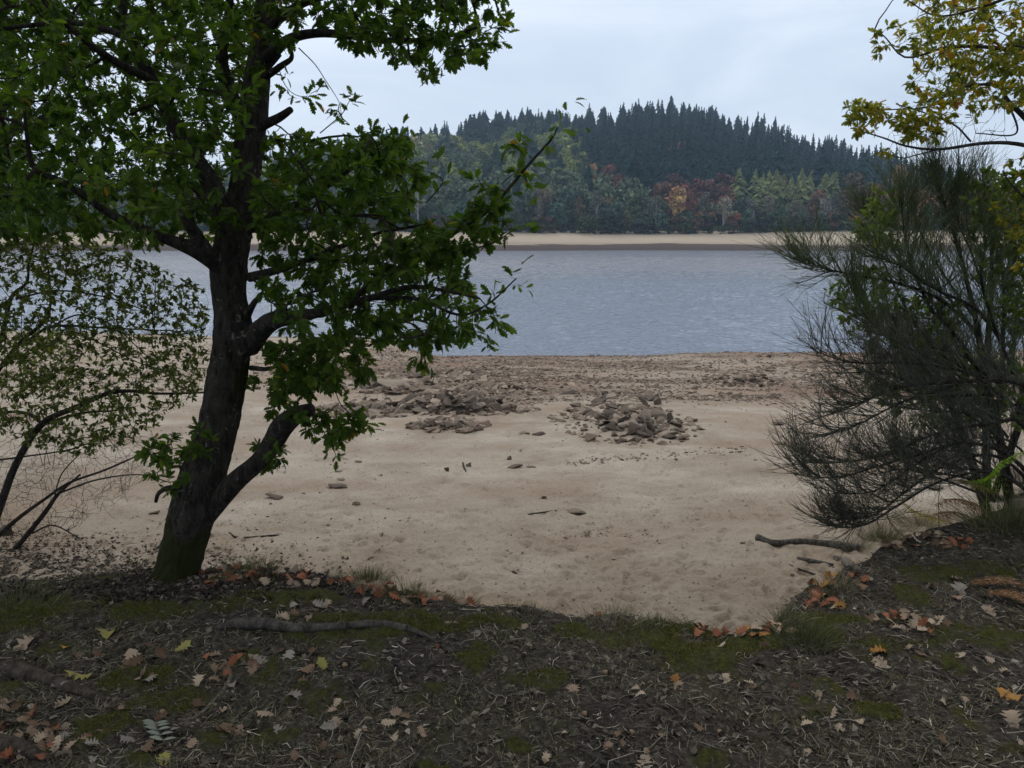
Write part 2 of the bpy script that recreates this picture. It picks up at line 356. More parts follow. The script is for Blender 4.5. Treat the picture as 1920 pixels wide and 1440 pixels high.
# footprints and hollows in the sand
fp = []
for i in range(3400):
    y = 4.4 + 11 * RNG.random() ** 1.3; x = (RNG.random() * 1.5 - 0.75) * (y + 1.5)
    fp.append((x, y, RNG.uniform(0, np.pi), RNG.uniform(0.05, 0.12), RNG.uniform(0.6, 1.0)))
def build_ground():
    ang_f = np.linspace(-R(44), R(44), 860); ang_c = np.r_[np.linspace(R(44), R(180), 60)[1:], np.linspace(-R(180), -R(44), 60)[1:-1]]
    ang = np.sort(np.r_[ang_f, ang_c]); ang = ang[ang > -R(180) + 1e-6]
    rr = np.r_[np.geomspace(0.25, 1.6, 24)[:-1], np.geomspace(1.6, 8, 330)[:-1], np.geomspace(8, 45, 300)[:-1], np.geomspace(45, 420, 36)]
    A, Q = np.meshgrid(ang, rr, indexing='xy'); X = Q * np.sin(A); Y = Q * np.cos(A); Z = gz(X, Y)
    bm_ = bank_mask(X, Y)
    # dents
    D = np.zeros_like(Z); flat = (1 - bm_) * sstep(19, 14, Y) 
    yi = rr
    for (fx, fy, th, s, dp) in fp:
        r0 = math.hypot(fx, fy); i0, i1 = np.searchsorted(rr, [r0 - 0.3, r0 + 0.3]); a0 = math.atan2(fx, fy); da = 0.3 / r0
        j0, j1 = np.searchsorted(ang, [a0 - da, a0 + da])
        if j1 <= j0 or i1 <= i0: continue
        dx = X[i0:i1, j0:j1] - fx; dy = Y[i0:i1, j0:j1] - fy
        u = dx * math.cos(th) + dy * math.sin(th); v = -dx * math.sin(th) + dy * math.cos(th)
        q = np.sqrt((u / s) ** 2 + (v / (s * 0.45)) ** 2)
        D[i0:i1, j0:j1] += dp * (-0.027 * np.exp(-q ** 2) + 0.010 * np.exp(-((q - 1.5) / 0.5) ** 2))
    Z += np.clip(D, -0.045, 0.022) * flat
    Z += ((fbm(X * 9, Y * 9, 71, 3) - 0.5) * 0.03 + (fbm(X * 22, Y * 22, 75, 2) - .5) * .014 * (Q < 9)) * flat + (fbm(X * 16, Y * 16, 72, 3) - 0.5) * 0.022 * bm_ * (Q < 9)
    mo = moss_mask(X, Y) * (Q < 12)
    Z += mo * (0.006 + 0.014 * fbm(X * 25, Y * 25, 73, 2))
    nr, na = X.shape
    V = np.stack([X, Y, Z], -1).reshape(-1, 3)
    i = np.arange(nr - 1)[:, None] * na; j = np.arange(na)[None]; j2 = (j + 1) % na
    q = np.stack([i + j, i + na + j, i + na + j2, i + j2], -1).reshape(-1, 4)[:, ::-1]
    mb = MB(); mb.add(V, q)
    c = len(V); mb.add(np.array([[0, 0, gz1(0, 0)]]), None, None)
    mb.f[3].append(np.stack([np.arange(na), np.roll(np.arange(na), -1), np.full(na, c)], -1)); mb.m[3].append(np.zeros(na, int)); mb.sm[3].append(np.ones(na, bool))
    lit = sstep(3.2, 0.4, Y - y_edge(X) + 0.5 * (fbm(X * 2, Y * 2, 81, 3) - 0.5)) * sstep(-0.5, -1.3, X) * (1 - 0 * bm_)
    st = stony(X, Y)
    wet = sstep(1.6, 0.1, y_shore(X) - Y)
    ex = lambda a: np.r_[a.ravel(), 0]
    m, t, o = mat('ground')
    n1 = noise(t, 1.1, 5, 0.6); n2 = noise(t, 35, 5, 0.7); n3 = noise(t, 0.33, 3, 0.5, stretch=(1, 2.2, 1)); n4 = noise(t, 260, 3, 0.7)
    sand = ramp(t, n1, [(0.28, (0.29, 0.238, 0.188)), (0.5, (0.40, 0.35, 0.292)), (0.72, (0.50, 0.45, 0.39))])
    sand = mix(t, ramp(t, n3, [(0.45, (0, 0, 0)), (0.65, (0.6, 0.6, 0.6))]), sand, (0.30, 0.225, 0.165))
    sand = mix(t, 0.5, sand, ramp(t, n2, [(0.30, (0.45, 0.42, 0.40)), (0.52, (1.1, 1.1, 1.1))]), 'MULTIPLY')
    peb = ramp(t, noise(t, 26, 3, 0.6), [(0.66, (0, 0, 0)), (0.70, (0.5, 0.5, 0.5))])
    sand = mix(t, peb, sand, (0.12, 0.09, 0.07))
    shing = ramp(t, noise(t, 7, 6, 0.75, stretch=(1, 2.0, 1)), [(0.32, (0.09, 0.072, 0.06)), (0.5, (0.17, 0.135, 0.108)), (0.7, (0.29, 0.235, 0.19))])
    shing = mix(t, ramp(t, n3, [(0.4, (0, 0, 0)), (0.6, (0.6, 0.6, 0.6))]), shing, (0.26, 0.155, 0.11))
    sand = mix(t, math2(t, 'MULTIPLY', attr(t, 'tan'), 0.55), sand, mix(t, n2, (0.20, 0.145, 0.098), (0.36, 0.285, 0.21)))
    spk = ramp(t, noise(t, 55, 2, 0.5), [(0.70, (0, 0, 0)), (0.73, (0.7, 0.7, 0.7))])
    sand = mix(t, spk, sand, (0.07, 0.052, 0.04))
    c = mix(t, math2(t, 'MULTIPLY', attr(t, 'stony'), 0.85), sand, shing)
    c = mix(t, attr(t, 'wet'), c, (0.13, 0.085, 0.06))
    soil = ramp(t, n2, [(0.3, (0.019, 0.017, 0.015)), (0.52, (0.060, 0.053, 0.046)), (0.72, (0.17, 0.152, 0.13))])
    c = mix(t, attr(t, 'litter'), c, soil)
    c = mix(t, attr(t, 'bank'), c, soil)
    mos = ramp(t, noise(t, 60, 5, 0.7), [(0.3, (0.022, 0.025, 0.008)), (0.7, (0.085, 0.090, 0.022))])
    c = mix(t, attr(t, 'moss'), c, mos)
    h = math2(t, 'ADD', math2(t, 'MULTIPLY', n2, 0.8), math2(t, 'MULTIPLY', n4, 0.3))
    bsdf(t, o, c, 0.97, 0.12, bump=h, bstr=0.8, bdist=0.045)
    tan = sstep(9.5, 5.5, Y + 4 * (fbm(X * .45, Y * .6, 301, 3) - .5)) * (.4 + .6 * sstep(.3, .6, fbm(X * .9, Y * 1.4, 302, 3)))
    edge_n = 0.5 * (fbm(X * 12, Y * 12, 77, 3) - 0.5)
    me = mb.mesh('ground', m, dict(bank=ex(sstep(0.25, 0.6, bm_ + edge_n * (bm_ > 0.02))), moss=ex(mo), litter=ex(lit * sstep(0.30, 0.60, fbm(X * 7, Y * 7, 78, 4) + 0.45 * (lit - .35))), stony=ex(st), wet=ex(wet), tan=ex(tan)))
    tag(link('ground', me), kind='structure')
build_ground()

# ------------------------------------------------------------------ water
def build_water():
    u = np.r_[np.linspace(-4, -.8, 30)[:-1], np.linspace(-.8, .8, 640), np.linspace(.8, 4, 30)[1:]]; ys = np.r_[np.geomspace(29, 90, 760)[:-1], np.geomspace(90, 232, 200)]
    U, Y = np.meshgrid(u, ys); X = U * Y
    gust = (.75 + .5 * sstep(.3, .7, fbm(X * .035, Y * .05, 201, 3))) * (.5 + .5 * sstep(120, 45, Y))
    Z = (fbm(X * 1.0 + Y * .25, Y * 2.1, 202, 2) - .5) * .068 + (fbm(X * 2.3 - Y * .3, Y * 4.0, 203, 2) - .5) * .032
    Z = Z * gust * sstep(0.0, 2.5, Y - y_shore(X) + 0.4) - .0
    V = np.stack([X, Y, Z], -1).reshape(-1, 3); n = len(u)
    i = np.arange(len(ys) - 1)[:, None] * n; j = np.arange(n - 1)[None]
    q = np.stack([i + j, i + j + 1, i + n + j + 1, i + n + j], -1).reshape(-1, 4)
    m, t, o = mat('lake_water')
    b = noise(t, 5.0, 3, 0.6, stretch=(0.5, 1.3, 1), dist=0.4)
    bs = bsdf(t, o, (0.18, 0.225, 0.31), 0.06, 0.5, bump=b, bstr=1.0, bdist=0.10); bs.inputs['IOR'].default_value = 1.333
    mb = MB(); mb.add(V, q); tag(link('lake_water', mb.mesh('lake_water', m)), kind='structure')
build_water()

# ------------------------------------------------------------------ far hill and shore
RIDGE = [(-1200, 405), (-300, 392), (0, 378), (150, 352), (220, 345), (330, 322), (450, 290), (600, 258), (740, 232), (800, 228), (860, 212), (900, 200), (1000, 194), (1100, 198), (1150, 206), (1200, 190), (1260, 188), (1310, 193), (1350, 200), (1375, 226), (1420, 216), (1470, 226), (1500, 256),
         (1560, 256), (1600, 272), (1650, 284), (1700, 300), (1760, 312), (1800, 326), (1860, 350), (1920, 368), (2100, 392), (2600, 405)]
YR = 440.0
_u = np.array([(a - 960) / FPX / (CP + (720 - b) / FPX * SP) for a, b in RIDGE]); _zr = np.array([at(a, b, YR)[2] - 18.5 for a, b in RIDGE])
def hill_z(x, y):
    u = x / y; zr = np.maximum(np.interp(u, _u, _zr), 3)
    sh = 186 + 2.5 * np.sin(u * 9) + 4 * (vnoise(u * 14, u * 0, 3) - 0.5) + 10 * sstep(0.45, 0.8, u)
    t = y - sh
    z = np.where(t < 8, t * 0.13, np.where(t < 27, 1.04 + (t - 8) * 0.165, 4.2))
    g = np.clip((y - 216) / (YR - 216), 0, 1); g = np.where(g < 0.12, g * 0.5, 0.06 + (g - 0.12) * 0.94 / 0.88)
    g = g * (1 - 0.3 * sstep(0, 1, g)) + 0.3 * sstep(0, 1, g)
    z = z + (zr - 4.2) * g * (y > 213) + 1.5 * (vnoise(x * 0.03, y * 0.03, 9) - 0.5) * sstep(216, 260, y)
    z = z - np.clip(y - YR, 0, 500) * 0.12
    return np.maximum(z, -4)
def build_hill():
    us = np.linspace(-1.15, 1.15, 420); ys = np.r_[np.linspace(178, 220, 60)[:-1], np.linspace(220, 460, 60)[:-1], np.linspace(460, 760, 12)]
    U, Y = np.meshgrid(us, ys); X = U * Y; Z = hill_z(X, Y)
    V = np.stack([X, Y, Z], -1).reshape(-1, 3); n = len(us)
    i = np.arange(len(ys) - 1)[:, None] * n; j = np.arange(n - 1)[None]; q = np.stack([i + j, i + j + 1, i + n + j + 1, i + n + j], -1).reshape(-1, 4)
    m, t, o = mat('far_ground')
    g = t.nodes.new('ShaderNodeNewGeometry'); sp = t.nodes.new('ShaderNodeSeparateXYZ'); t.links.new(g.outputs['Position'], sp.inputs[0])
    nn = noise(t, 0.25, 4, 0.6, stretch=(0.25, 1, 3))
    zz = math2(t, 'ADD', math2(t, 'MULTIPLY', sp.outputs[2], 0.1), math2(t, 'MULTIPLY', math2(t, 'SUBTRACT', nn, 0.5), 0.13))
    c = ramp(t, zz, [(0.0, (0.06, 0.045, 0.042)), (0.11, (0.085, 0.062, 0.056)), (0.125, (0.30, 0.25, 0.20)), (0.2, (0.40, 0.34, 0.27)), (0.41, (0.42, 0.355, 0.285)), (0.44, (0.03, 0.032, 0.018))])
    bsdf(t, o, c, 0.95, 0.15)
    mb = MB(); mb.add(V, q); tag(link('far_shore_hill', mb.mesh('far_shore_hill', m)), kind='structure')
build_hill()

# ------------------------------------------------------------------ far trees
def far_leaf_mat(name):
    m, t, o = mat(name)
    oi = t.nodes.new('ShaderNodeObjectInfo')
    v = ramp(t, attr(t, 'var'), [(0.0, (0.5, 0.5, 0.5)), (0.5, (0.95, 0.95, 0.95)), (1.0, (1.6, 1.6, 1.5))])
    c = mix(t, 1.0, oi.outputs['Color'], v, 'MULTIPLY')
    bsdf(t, o, c, 0.9, 0.1); return m
M_FAR = far_leaf_mat('far_foliage'); 
m_, t_, o_ = mat('far_trunk'); bsdf(t_, o_, (0.07, 0.055, 0.045), 0.9, 0.1); M_FTRUNK = m_
m_, t_, o_ = mat('birch_trunk'); bsdf(t_, o_, (0.32, 0.31, 0.29), 0.9, 0.1); M_BIRCH = m_

def fir_template(seed, H=1.0, slim=0.17, layers=22, blades=11, pw=0.85):
    """unit-height fir: whorls of drooping fronds"""
    g = np.random.default_rng(seed); V = []; T = []; var = []; n = 0
    for i in range(layers):
        t = 0.06 + 0.93 * (i / layers) ** 0.9; rad = slim * (1 - t) ** pw * g.uniform(0.75, 1.2) + 0.006
        for k in range(blades):
            a = g.uniform(0, 2 * np.pi); r = rad * g.uniform(0.6, 1.25); wd = rad * 0.36; up = g.uniform(0.01, 0.05)
            d = np.array([np.cos(a), np.sin(a), 0]); s = np.array([-np.sin(a), np.cos(a), 0]); zt = t + g.uniform(-.02, .02)
            p = [[0, 0, zt + up], d * r * .55 + s * wd + [0, 0, zt - .006], d * r + [0, 0, zt - r * g.uniform(0.15, .45)], d * r * .55 - s * wd + [0, 0, zt - .006], d * r * .5 + [0, 0, zt + up * .8]]
            V += p; T += [(n, n + 1, n + 4), (n, n + 4, n + 3), (n + 4, n + 1, n + 2), (n + 4, n + 2, n + 3)]; vv = g.uniform(0.1, 1); var += [vv * .6, vv, vv, vv, vv]; n += 5
    p, q = tubes(np.array([[[0, 0, -0.03], [0, 0, 0.5], [0, 0, 1.0]]]), np.array([[0.013, 0.008, 0.001]]), 5)
    return np.array(V, float), np.array(T), np.array(var), p, q
def broad_template(seed, wid=0.36, base=0.16, n=1300, ls=0.033, cone=0.0, blobs=17):
    g = np.random.default_rng(seed)
    c = g.normal(0, 1, (blobs, 3)); c = unit(c) * g.uniform(0.3, 1, (blobs, 1)) ** 0.6
    c[:, 2] = c[:, 2] * 0.5 + 0.5
    sc = 1 - cone * c[:, 2]; cx = c[:, 0] * wid * .62 * sc; cy_ = c[:, 1] * wid * .62 * sc; cz = base + 0.08 + (1 - base - 0.17) * c[:, 2]
    br = g.uniform(0.10, 0.17, blobs) * (1 - cone * .6 * c[:, 2])
    k = g.integers(0, blobs, n); d = unit(g.normal(0, 1, (n, 3))); d[:, 2] *= 0.75; r = br[k] * g.uniform(0.6, 1.08, n)
    P = np.stack([cx[k], cy_[k], cz[k]], -1) + d * r[:, None]
    X, up = unit(g.normal(0, 1, (n, 3))), unit(g.normal(0, .7, (n, 3)) + d * 1.3)
    M = frames(X, up, g.uniform(0.7, 1.4, n) * ls)
    tv = np.array([[-1, -.1, 0], [-.2, .8, .15], [1, .1, -.2], [.1, -.8, 0.1]], float)
    V = (np.einsum('nij,vj->nvi', M, tv) + P[:, None]).reshape(-1, 3)
    Q = (np.arange(n)[:, None] * 4 + np.arange(4)[None])
    var = np.repeat(np.clip(0.5 + 0.28 * g.normal(0, 1, blobs)[k] * .6 + g.normal(0, .15, n), 0, 1), 4)
    L = [[[0, 0, -.04], [g.normal(0, .01), g.normal(0, .01), .25], [g.normal(0, .02), g.normal(0, .02), .55], [0, 0, .85]]]; RR = [[.016, .013, .009, .003]]
    for b in range(7):
        L.append([[0, 0, .2 + .06 * b], [cx[b] * .4, cy_[b] * .4, .25 + .06 * b + .03], [cx[b] * .8, cy_[b] * .8, cz[b] - .03], [cx[b], cy_[b], cz[b]]]); RR.append([.008, .006, .004, .002])
    p, q = tubes(np.array(L), np.array(RR), 4)
    return V, Q, var, p, q
FIRT = [fir_template(s, slim=[.30, .36, .32, .40, .28, .35][s], pw=[.85, 1.0, .8, .95, 1.05, .75][s], layers=20, blades=15) for s in range(6)]
LARCHT = [fir_template(20 + s, slim=.34, layers=18, blades=15, pw=.9) for s in range(3)]
BRT = [broad_template(40 + s, wid=[.36, .42, .33, .46, .38, .30][s], base=[.12, .05, .16, .08, .1, .14][s], cone=[0, .2, .1, 0, .3, .4][s]) for s in range(6)]
BIRT = [broad_template(60 + s, wid=.24, base=.30, n=420, ls=.024, cone=.3, blobs=12) for s in range(2)]
SHRT = [broad_template(70 + s, wid=.85, base=-.05, n=620, ls=.055, blobs=15) for s in range(2)]
def tree_mesh(T, nm, mats, quad):
    mb = MB(); mb.add(T[0], T[1] if quad else None, None if quad else T[1], var=T[2], mat=0, smooth=False); mb.add(T[3], T[4], mat=1); return mb.mesh(nm, mats)
FM = [tree_mesh(t, 'fir_tree', [M_FAR, M_FTRUNK], False) for t in FIRT]; LM = [tree_mesh(t, 'larch_tree', [M_FAR, M_FTRUNK], False) for t in LARCHT]
BM = [tree_mesh(t, 'broadleaf_tree', [M_FAR, M_FTRUNK], True) for t in BRT]; IM = [tree_mesh(t, 'birch_tree', [M_FAR, M_BIRCH], True) for t in BIRT]; SM_ = [tree_mesh(t, 'shore_bush', [M_FAR, M_FTRUNK], True) for t in SHRT]
FAR_COUNT = {}
def far_tree(kind, x, y, h, col, label, cat, group, wide=1.0):
    ms = {'fir_tree': FM, 'larch_tree': LM, 'broadleaf_tree': BM, 'birch_tree': IM, 'shore_bush': SM_}[kind]
    z = float(hill_z(np.array([x]), np.array([y]))[0])
    o = link(kind, ms[int(RNG.integers(len(ms)))], loc=(x, y, z - 0.2)); o.rotation_euler = (RNG.normal(0, .02), RNG.normal(0, .02), RNG.uniform(0, 6.28))
    wide = wide * RNG.uniform(.85, 1.25); o.scale = (h * wide, h * wide, h); o.color = (*np.clip(np.array(col) * RNG.uniform(.85, 1.15) * (1 + RNG.normal(0, .04, 3)), 0.004, 1), 1)
    if kind != 'fir_tree' and group is None: o.color = (*[min(c_ * .62 + .26 * sum(o.color[:3]) / 3 + .012, .7) for c_ in o.color[:3]], 1)
    tag(o, label, cat, group); FAR_COUNT[kind] = FAR_COUNT.get(kind, 0) + 1; return o
FIRC = (0.010, 0.028, 0.029); OLIVE = (0.052, 0.068, 0.035); GREYG = (0.050, 0.068, 0.048); LIGHT = (0.135, 0.155, 0.055); LARCH = (0.068, 0.082, 0.036)
RUST = (0.20, 0.085, 0.045); RED = (0.28, 0.085, 0.05); ORNG = (0.36, 0.17, 0.045); DKRED = (0.16, 0.06, 0.045); BROWN = (0.15, 0.09, 0.05); TEAL = (0.045, 0.075, 0.055)
SPECIAL = []
def place(px, ytop, Y, kind, col, label, cat, group=None, wide=1.0):
    p = at(px, ytop, Y); x = p[0]; SPECIAL.append((x / Y, Y)); z = float(hill_z(np.array([x]), np.array([Y]))[0]); far_tree(kind, x, Y, max(p[2] - z, 2.0), col, label, cat, group, wide)
for a in [
    (1290, 338, 230, 'broadleaf_tree', RED, 'bright coral red autumn tree beside the yellow tree on the far shore', 'tree'),
    (1274, 342, 226, 'broadleaf_tree', (0.48, .26, .05), 'only bright yellow tree, left of the coral red one on the far shore', 'tree', None, .75),
    (1335, 322, 243, 'broadleaf_tree', DKRED, 'dark wine red tree below the firs, right of the coral red tree', 'tree'),
    (1358, 318, 246, 'broadleaf_tree', DKRED, 'rightmost of the wine red trees under the dark firs', 'tree'),
    (1262, 318, 246, 'broadleaf_tree', DKRED, 'tall dull red tree behind the yellow tree', 'tree'),
    (1240, 330, 240, 'broadleaf_tree', (0.16, .075, .04), 'rusty brown tree left of the yellow tree on the far shore', 'tree'),
    (1310, 326, 243, 'broadleaf_tree', (.24, .06, .045), 'red tree just behind the coral red one on the far shore', 'tree'),
    (1142, 302, 258, 'broadleaf_tree', RED, 'small orange red tree standing highest at the left edge of the dark firs', 'tree', None, .8),
    (1163, 316, 250, 'broadleaf_tree', RED, 'red tree just below and right of the topmost orange one', 'tree', None, .8),
    (1108, 292, 262, 'broadleaf_tree', ORNG, 'dull orange tree at the upper edge of the mixed wood left of the firs', 'tree', None, .6),
    (1362, 345, 232, 'broadleaf_tree', RUST, 'rusty red tree above the pale birch on the far shore', 'tree', None, .8),
    (1385, 396, 214, 'broadleaf_tree', (.30, .10, .05), 'low orange brown tree between the two birches at the far beach', 'tree', None, 1.3),
    (1360, 362, 213, 'birch_tree', (0.26, .25, .17), 'pale yellowish birch with a white stem left of the low orange tree', 'birch'),
    (1414, 366, 214, 'birch_tree', (0.13, .14, .12), 'slim grey birch with a thin white stem right of the low orange tree', 'birch', None, .8),
    (1550, 362, 213, 'birch_tree', (0.22, .21, .18), 'bare forked white birch in front of the rusty trees', 'birch'),
    (1650, 372, 214, 'birch_tree', (0.2, .19, .17), 'pale thin birch at the right among the rusty trees', 'birch'),
    (1540, 350, 224, 'broadleaf_tree', RUST, 'rust coloured tree behind the bare white birch', 'tree'),
    (1585, 352, 222, 'broadleaf_tree', RUST, 'rust coloured tree right of the bare white birch', 'tree'),
    (1612, 322, 240, 'broadleaf_tree', BROWN, 'brown orange tree at the right end of the light green larches', 'tree'),
    (1650, 338, 234, 'broadleaf_tree', (.26, .10, .05), 'broad orange rust tree below the thinning right end of the firs', 'tree', None, 1.2),
    (1692, 306, 262, 'broadleaf_tree', ORNG, 'orange tree rising against the sky right of the fir wood', 'tree', None, .8),
    (1085, 362, 221, 'broadleaf_tree', (.19, .15, .05), 'ochre tree among the grey green trees left of centre', 'tree', None, .8),
    (1020, 334, 222, 'broadleaf_tree', (.14, .12, .06), 'dull ochre tree low in the mixed wood behind the long oak shoot', 'tree', None, .7),
    (800, 258, 380, 'broadleaf_tree', (.28, .23, .05), 'yellow tree high on the left shoulder of the hill', 'tree', None, .7),
    (835, 248, 400, 'broadleaf_tree', (.26, .23, .06), 'pale yellow tree near the crest of the left shoulder', 'tree', None, .8),
    (930, 250, 380, 'broadleaf_tree', (.24, .25, .07), 'big lime green tree at the foot of the left crest firs', 'tree', None, 1.1),
    (895, 262, 372, 'broadleaf_tree', (.20, .22, .07), 'lime green tree a little below the largest one on the left slope', 'tree', None, .9),
    (1145, 378, 213, 'broadleaf_tree', TEAL, 'bluish green spreading tree at the edge of the far beach', 'tree', None, 1.3)]:
    place(*a)
Y0 = 213.5
def zone(px, y, g):
    """kind, colour, height, label, group by where on the hill it stands"""
    k, c, h = zone0(px, y, g)
    if k != 'fir_tree':
        h = h * float(np.interp(y, [213, 222, 236, 250], [.50, .72, .95, 1.0])); c = tuple(min(v * 1.75, .6) for v in c)
    return k, c, h
def zone0(px, y, g):
    r = g.random(); t = (y - 214) / (YR - 214)
    if px > 1790: dark = 0.25
    elif px > 1090: dark = float(sstep(238, 252, y))
    else: dark = float(sstep(330 + 60 * sstep(1000, 800, px), 430, y)) * .97 + 0.11
    if px > 1090 and dark > .5:
        if r < .994: return 'fir_tree', tuple(v * f_ for v, f_ in zip(FIRC, np.array([1, 1, 1]) * g.uniform(.75, 1.5) + np.array([.25, 0, -.1]) * g.random())), g.uniform(13, 20.5) * (1.12 if g.random() < .2 else 1)
        return 'broadleaf_tree', (.05, .035, .022), 12
    if r < dark: return 'fir_tree', (0.017, 0.032, 0.026), g.uniform(12, 18) * float(np.interp(y, [214, 240], [.65, 1]))
    if 1225 < px < 1385 and 226 < y < 256 and r > .45: return 'broadleaf_tree', [(.11, .06, .04), (.13, .065, .035), (.09, .055, .035)][int(g.integers(3))], g.uniform(12, 15.5)
    if 1370 < px < 1615 and y > 220: return 'larch_tree', LARCH, g.uniform(15, 18.5)
    if px > 1530: 
        return 'broadleaf_tree', [RUST, BROWN, (.13, .10, .06), OLIVE, (.20, .10, .05)][int(g.integers(5))], g.uniform(10, 15)
    if px < 1130 and y > 262:
        return 'broadleaf_tree', [LIGHT, LIGHT, OLIVE, GREYG, (.10, .125, .045)][int(g.integers(5))], g.uniform(10, 15)
    return 'broadleaf_tree', [OLIVE, GREYG, GREYG, TEAL, (.03, .045, .03), (.085, .085, .045)][int(g.integers(6))], g.uniform(11, 16)
cand = []
gg = np.random.default_rng(5)
y = Y0
while y < YR + 6:
    stp = 5.0 if y < 250 else 6.3
    xs = np.arange(-0.86 * y, 0.80 * y, stp * (.9 if y < 250 else 1.0))
    for x in xs:
        xx = x + gg.uniform(-3.4, 3.4); yy = y + gg.uniform(-3.0, 3.0) * (y > 222); px = 960 + FPX * xx / (yy * 1.0)  # ahead of the camera, in terms of bearing
        k, c, h = zone(px, yy, gg)
        if any(abs(xx / yy - q) < 0.017 and yy < Q_ + 2 and yy > Q_ - (30 if Q_ < 246 else (10 if Q_ < 300 else 45)) for q, Q_ in SPECIAL):
            if k == 'fir_tree' or yy > 300: continue
            h = min(h, gg.uniform(3.5, 6.5) if yy < 232 else 7)
        cand.append((xx, yy, px, k, c, h))
    y += stp * 1.1
vis = lambda c: 560 < c[2] < 1930
def wood_group(c):
    x, y, px, k, col, h = c
    part = 'left shoulder' if px < 1090 else ('right end' if px > 1600 else 'middle')
    if k == 'fir_tree': return ('dark blue green fir in the fir wood on the %s of the far hill' % part, 'fir', 'firs on the %s of the far hill' % part)
    if k == 'larch_tree': return ('light green larch in the band below the dark firs', 'larch', 'light green larches below the firs')
    r, g_, b = col
    w_ = 'rusty brown' if r > g_ * 1.15 else ('light lime green' if r > .18 else 'grey green')
    wh = 'in the front row at the far beach' if y < 228 else ('on the lower slope' if y < 262 else 'high on the slope')
    return ('%s tree %s, %s of the hill' % (w_, wh, part), 'tree', '%s trees %s, %s of the hill' % (w_, wh, part))
def prom(c):
    x, y, px, k, col, h = c
    if not vis(c): return -1
    if k == 'fir_tree': return (10 if y > YR - 14 else 0) + (6 if 244 < y < 262 and px > 1090 else 0) + (4 if px < 1090 else 0) + (px > 720) * 2
    if k == 'larch_tree': return 10 - (y - 214) / 30
    return (10 if y < 226 else 0) + (5 if px < 1130 and y > 262 else 0) + (px > 720) * 2 - (y - 214) / 100
byk = {}
for c in cand: byk.setdefault(c[3], []).append(c)
rest = []
for k, L in byk.items():
    L.sort(key=prom, reverse=True); n = {'fir_tree': 290, 'larch_tree': 70, 'broadleaf_tree': 262}[k]
    for i, c in enumerate(L):
        if i < n and prom(c) > 0: lb, ct, gp = wood_group(c); far_tree(k, c[0], c[1], c[5], c[4], lb, ct, gp)
        else: rest.append(c)
# bushes along the edge of the far beach
for i in range(60):
    px = 700 + 960 * (i + gg.uniform(-.4, .4)) / 60
    Y = 212.3 + gg.uniform(-.5, .8); x = (px - 960) / FPX * Y
    far_tree('shore_bush', x, Y, gg.uniform(2.2, 5.5), [OLIVE, GREYG, (.035, .045, .025), (.10, .07, .045)][int(gg.integers(4))],
             'low %s bush at the top edge of the far sand' % ('grey green' if i % 2 else 'dark green'), 'bush', '%s bushes along the far sand' % ('grey green' if i % 2 else 'dark green'))
# the rest of the wood reads as one mass
for i in range(9):
    px = [1322, 1445, 1572, 905, 1010, 1230, 1490, 780, 1120][i]
    place(px, [352, 356, 348, 330, 366, 358, 372, 300, 350][i] , 213.6 + i % 3, 'broadleaf_tree' if i == 3 else 'birch_tree', [(.12, .13, .10), (.16, .15, .10), (.10, .12, .08)][i % 3], ['thin grey birch in front of the rusty trees, left of the pale one', 'thin grey birch before the light green larches', 'small grey birch just right of the bare forked birch', 'pale bush-like tree at the far beach, left of centre', 'slim tree standing in front of the dull ochre crown', 'grey birch left of the coral red tree, by the far beach', 'short grey birch low before the larches', 'slim birch on the left shoulder behind the oak leaves', 'slim pale birch beside the bluish spreading tree'][i], 'tree', None, .8)
def far_wood():
    m, t, o = mat('far_wood')
    c = ramp(t, attr(t, 'tint'), [(0.0, FIRC), (0.2, (0.017, 0.032, 0.026)), (0.25, (.1, .13, .07)), (0.5, (.1, .13, .09)), (0.75, (.25, .28, .10)), (0.8, (.36, .16, .09)), (1.0, (.26, .16, .09))])
    v = ramp(t, attr(t, 'var'), [(0.0, (0.5, 0.5, 0.5)), (0.5, (0.95, 0.95, 0.95)), (1.0, (1.6, 1.6, 1.5))])
    bsdf(t, o, mix(t, 1.0, c, v, 'MULTIPLY'), 0.9, 0.1)
    mb = MB(); tint = []
    ft = [fir_template(90 + s, slim=.27, layers=15, blades=10, pw=1.1) for s in range(3)]; bt = [broad_template(95 + s, wid=.4, base=.1, n=260, ls=.055) for s in range(3)]
    for T, quad, sel in [(ft[i], False, [c for c in rest if c[3] != 'broadleaf_tree'][i::3]) for i in range(3)] + [(bt[i], True, [c for c in rest if c[3] == 'broadleaf_tree'][i::3]) for i in range(3)]:
        if not sel: continue
        n = len(sel); x = np.array([c[0] for c in sel]); y = np.array([c[1] for c in sel]); h = np.array([c[5] for c in sel]); z = hill_z(x, y) - .2
        a = gg.uniform(0, 6.28, n); M = np.zeros((n, 3, 3)); M[:, 0, 0] = np.cos(a) * h; M[:, 0, 1] = -np.sin(a) * h; M[:, 1, 0] = np.sin(a) * h; M[:, 1, 1] = np.cos(a) * h; M[:, 2, 2] = h
        V = np.einsum('nij,vj->nvi', M, T[0]) + np.stack([x, y, z], -1)[:, None]
        F = (T[1][None] + (np.arange(n) * len(T[0]))[:, None, None]).reshape(-1, T[1].shape[1])
        mb.add(V.reshape(-1, 3), F if quad else None, None if quad else F, var=np.tile(T[2], n), smooth=False)
        tv = [0.08 if c[3] == 'fir_tree' else (0.55 if c[3] == 'larch_tree' else (0.85 if c[4][0] > c[4][1] * 1.15 else (0.72 if c[4][0] > .18 else 0.4))) for c in sel]
        tint.append(np.repeat(np.array(tv) + gg.uniform(-.05, .05, n), len(T[0])))
    tag(link('far_wood', mb.mesh('far_wood', m, dict(tint=np.concatenate(tint)))), 'dense mixed wood covering the rest of the far hill', kind='stuff')
far_wood()

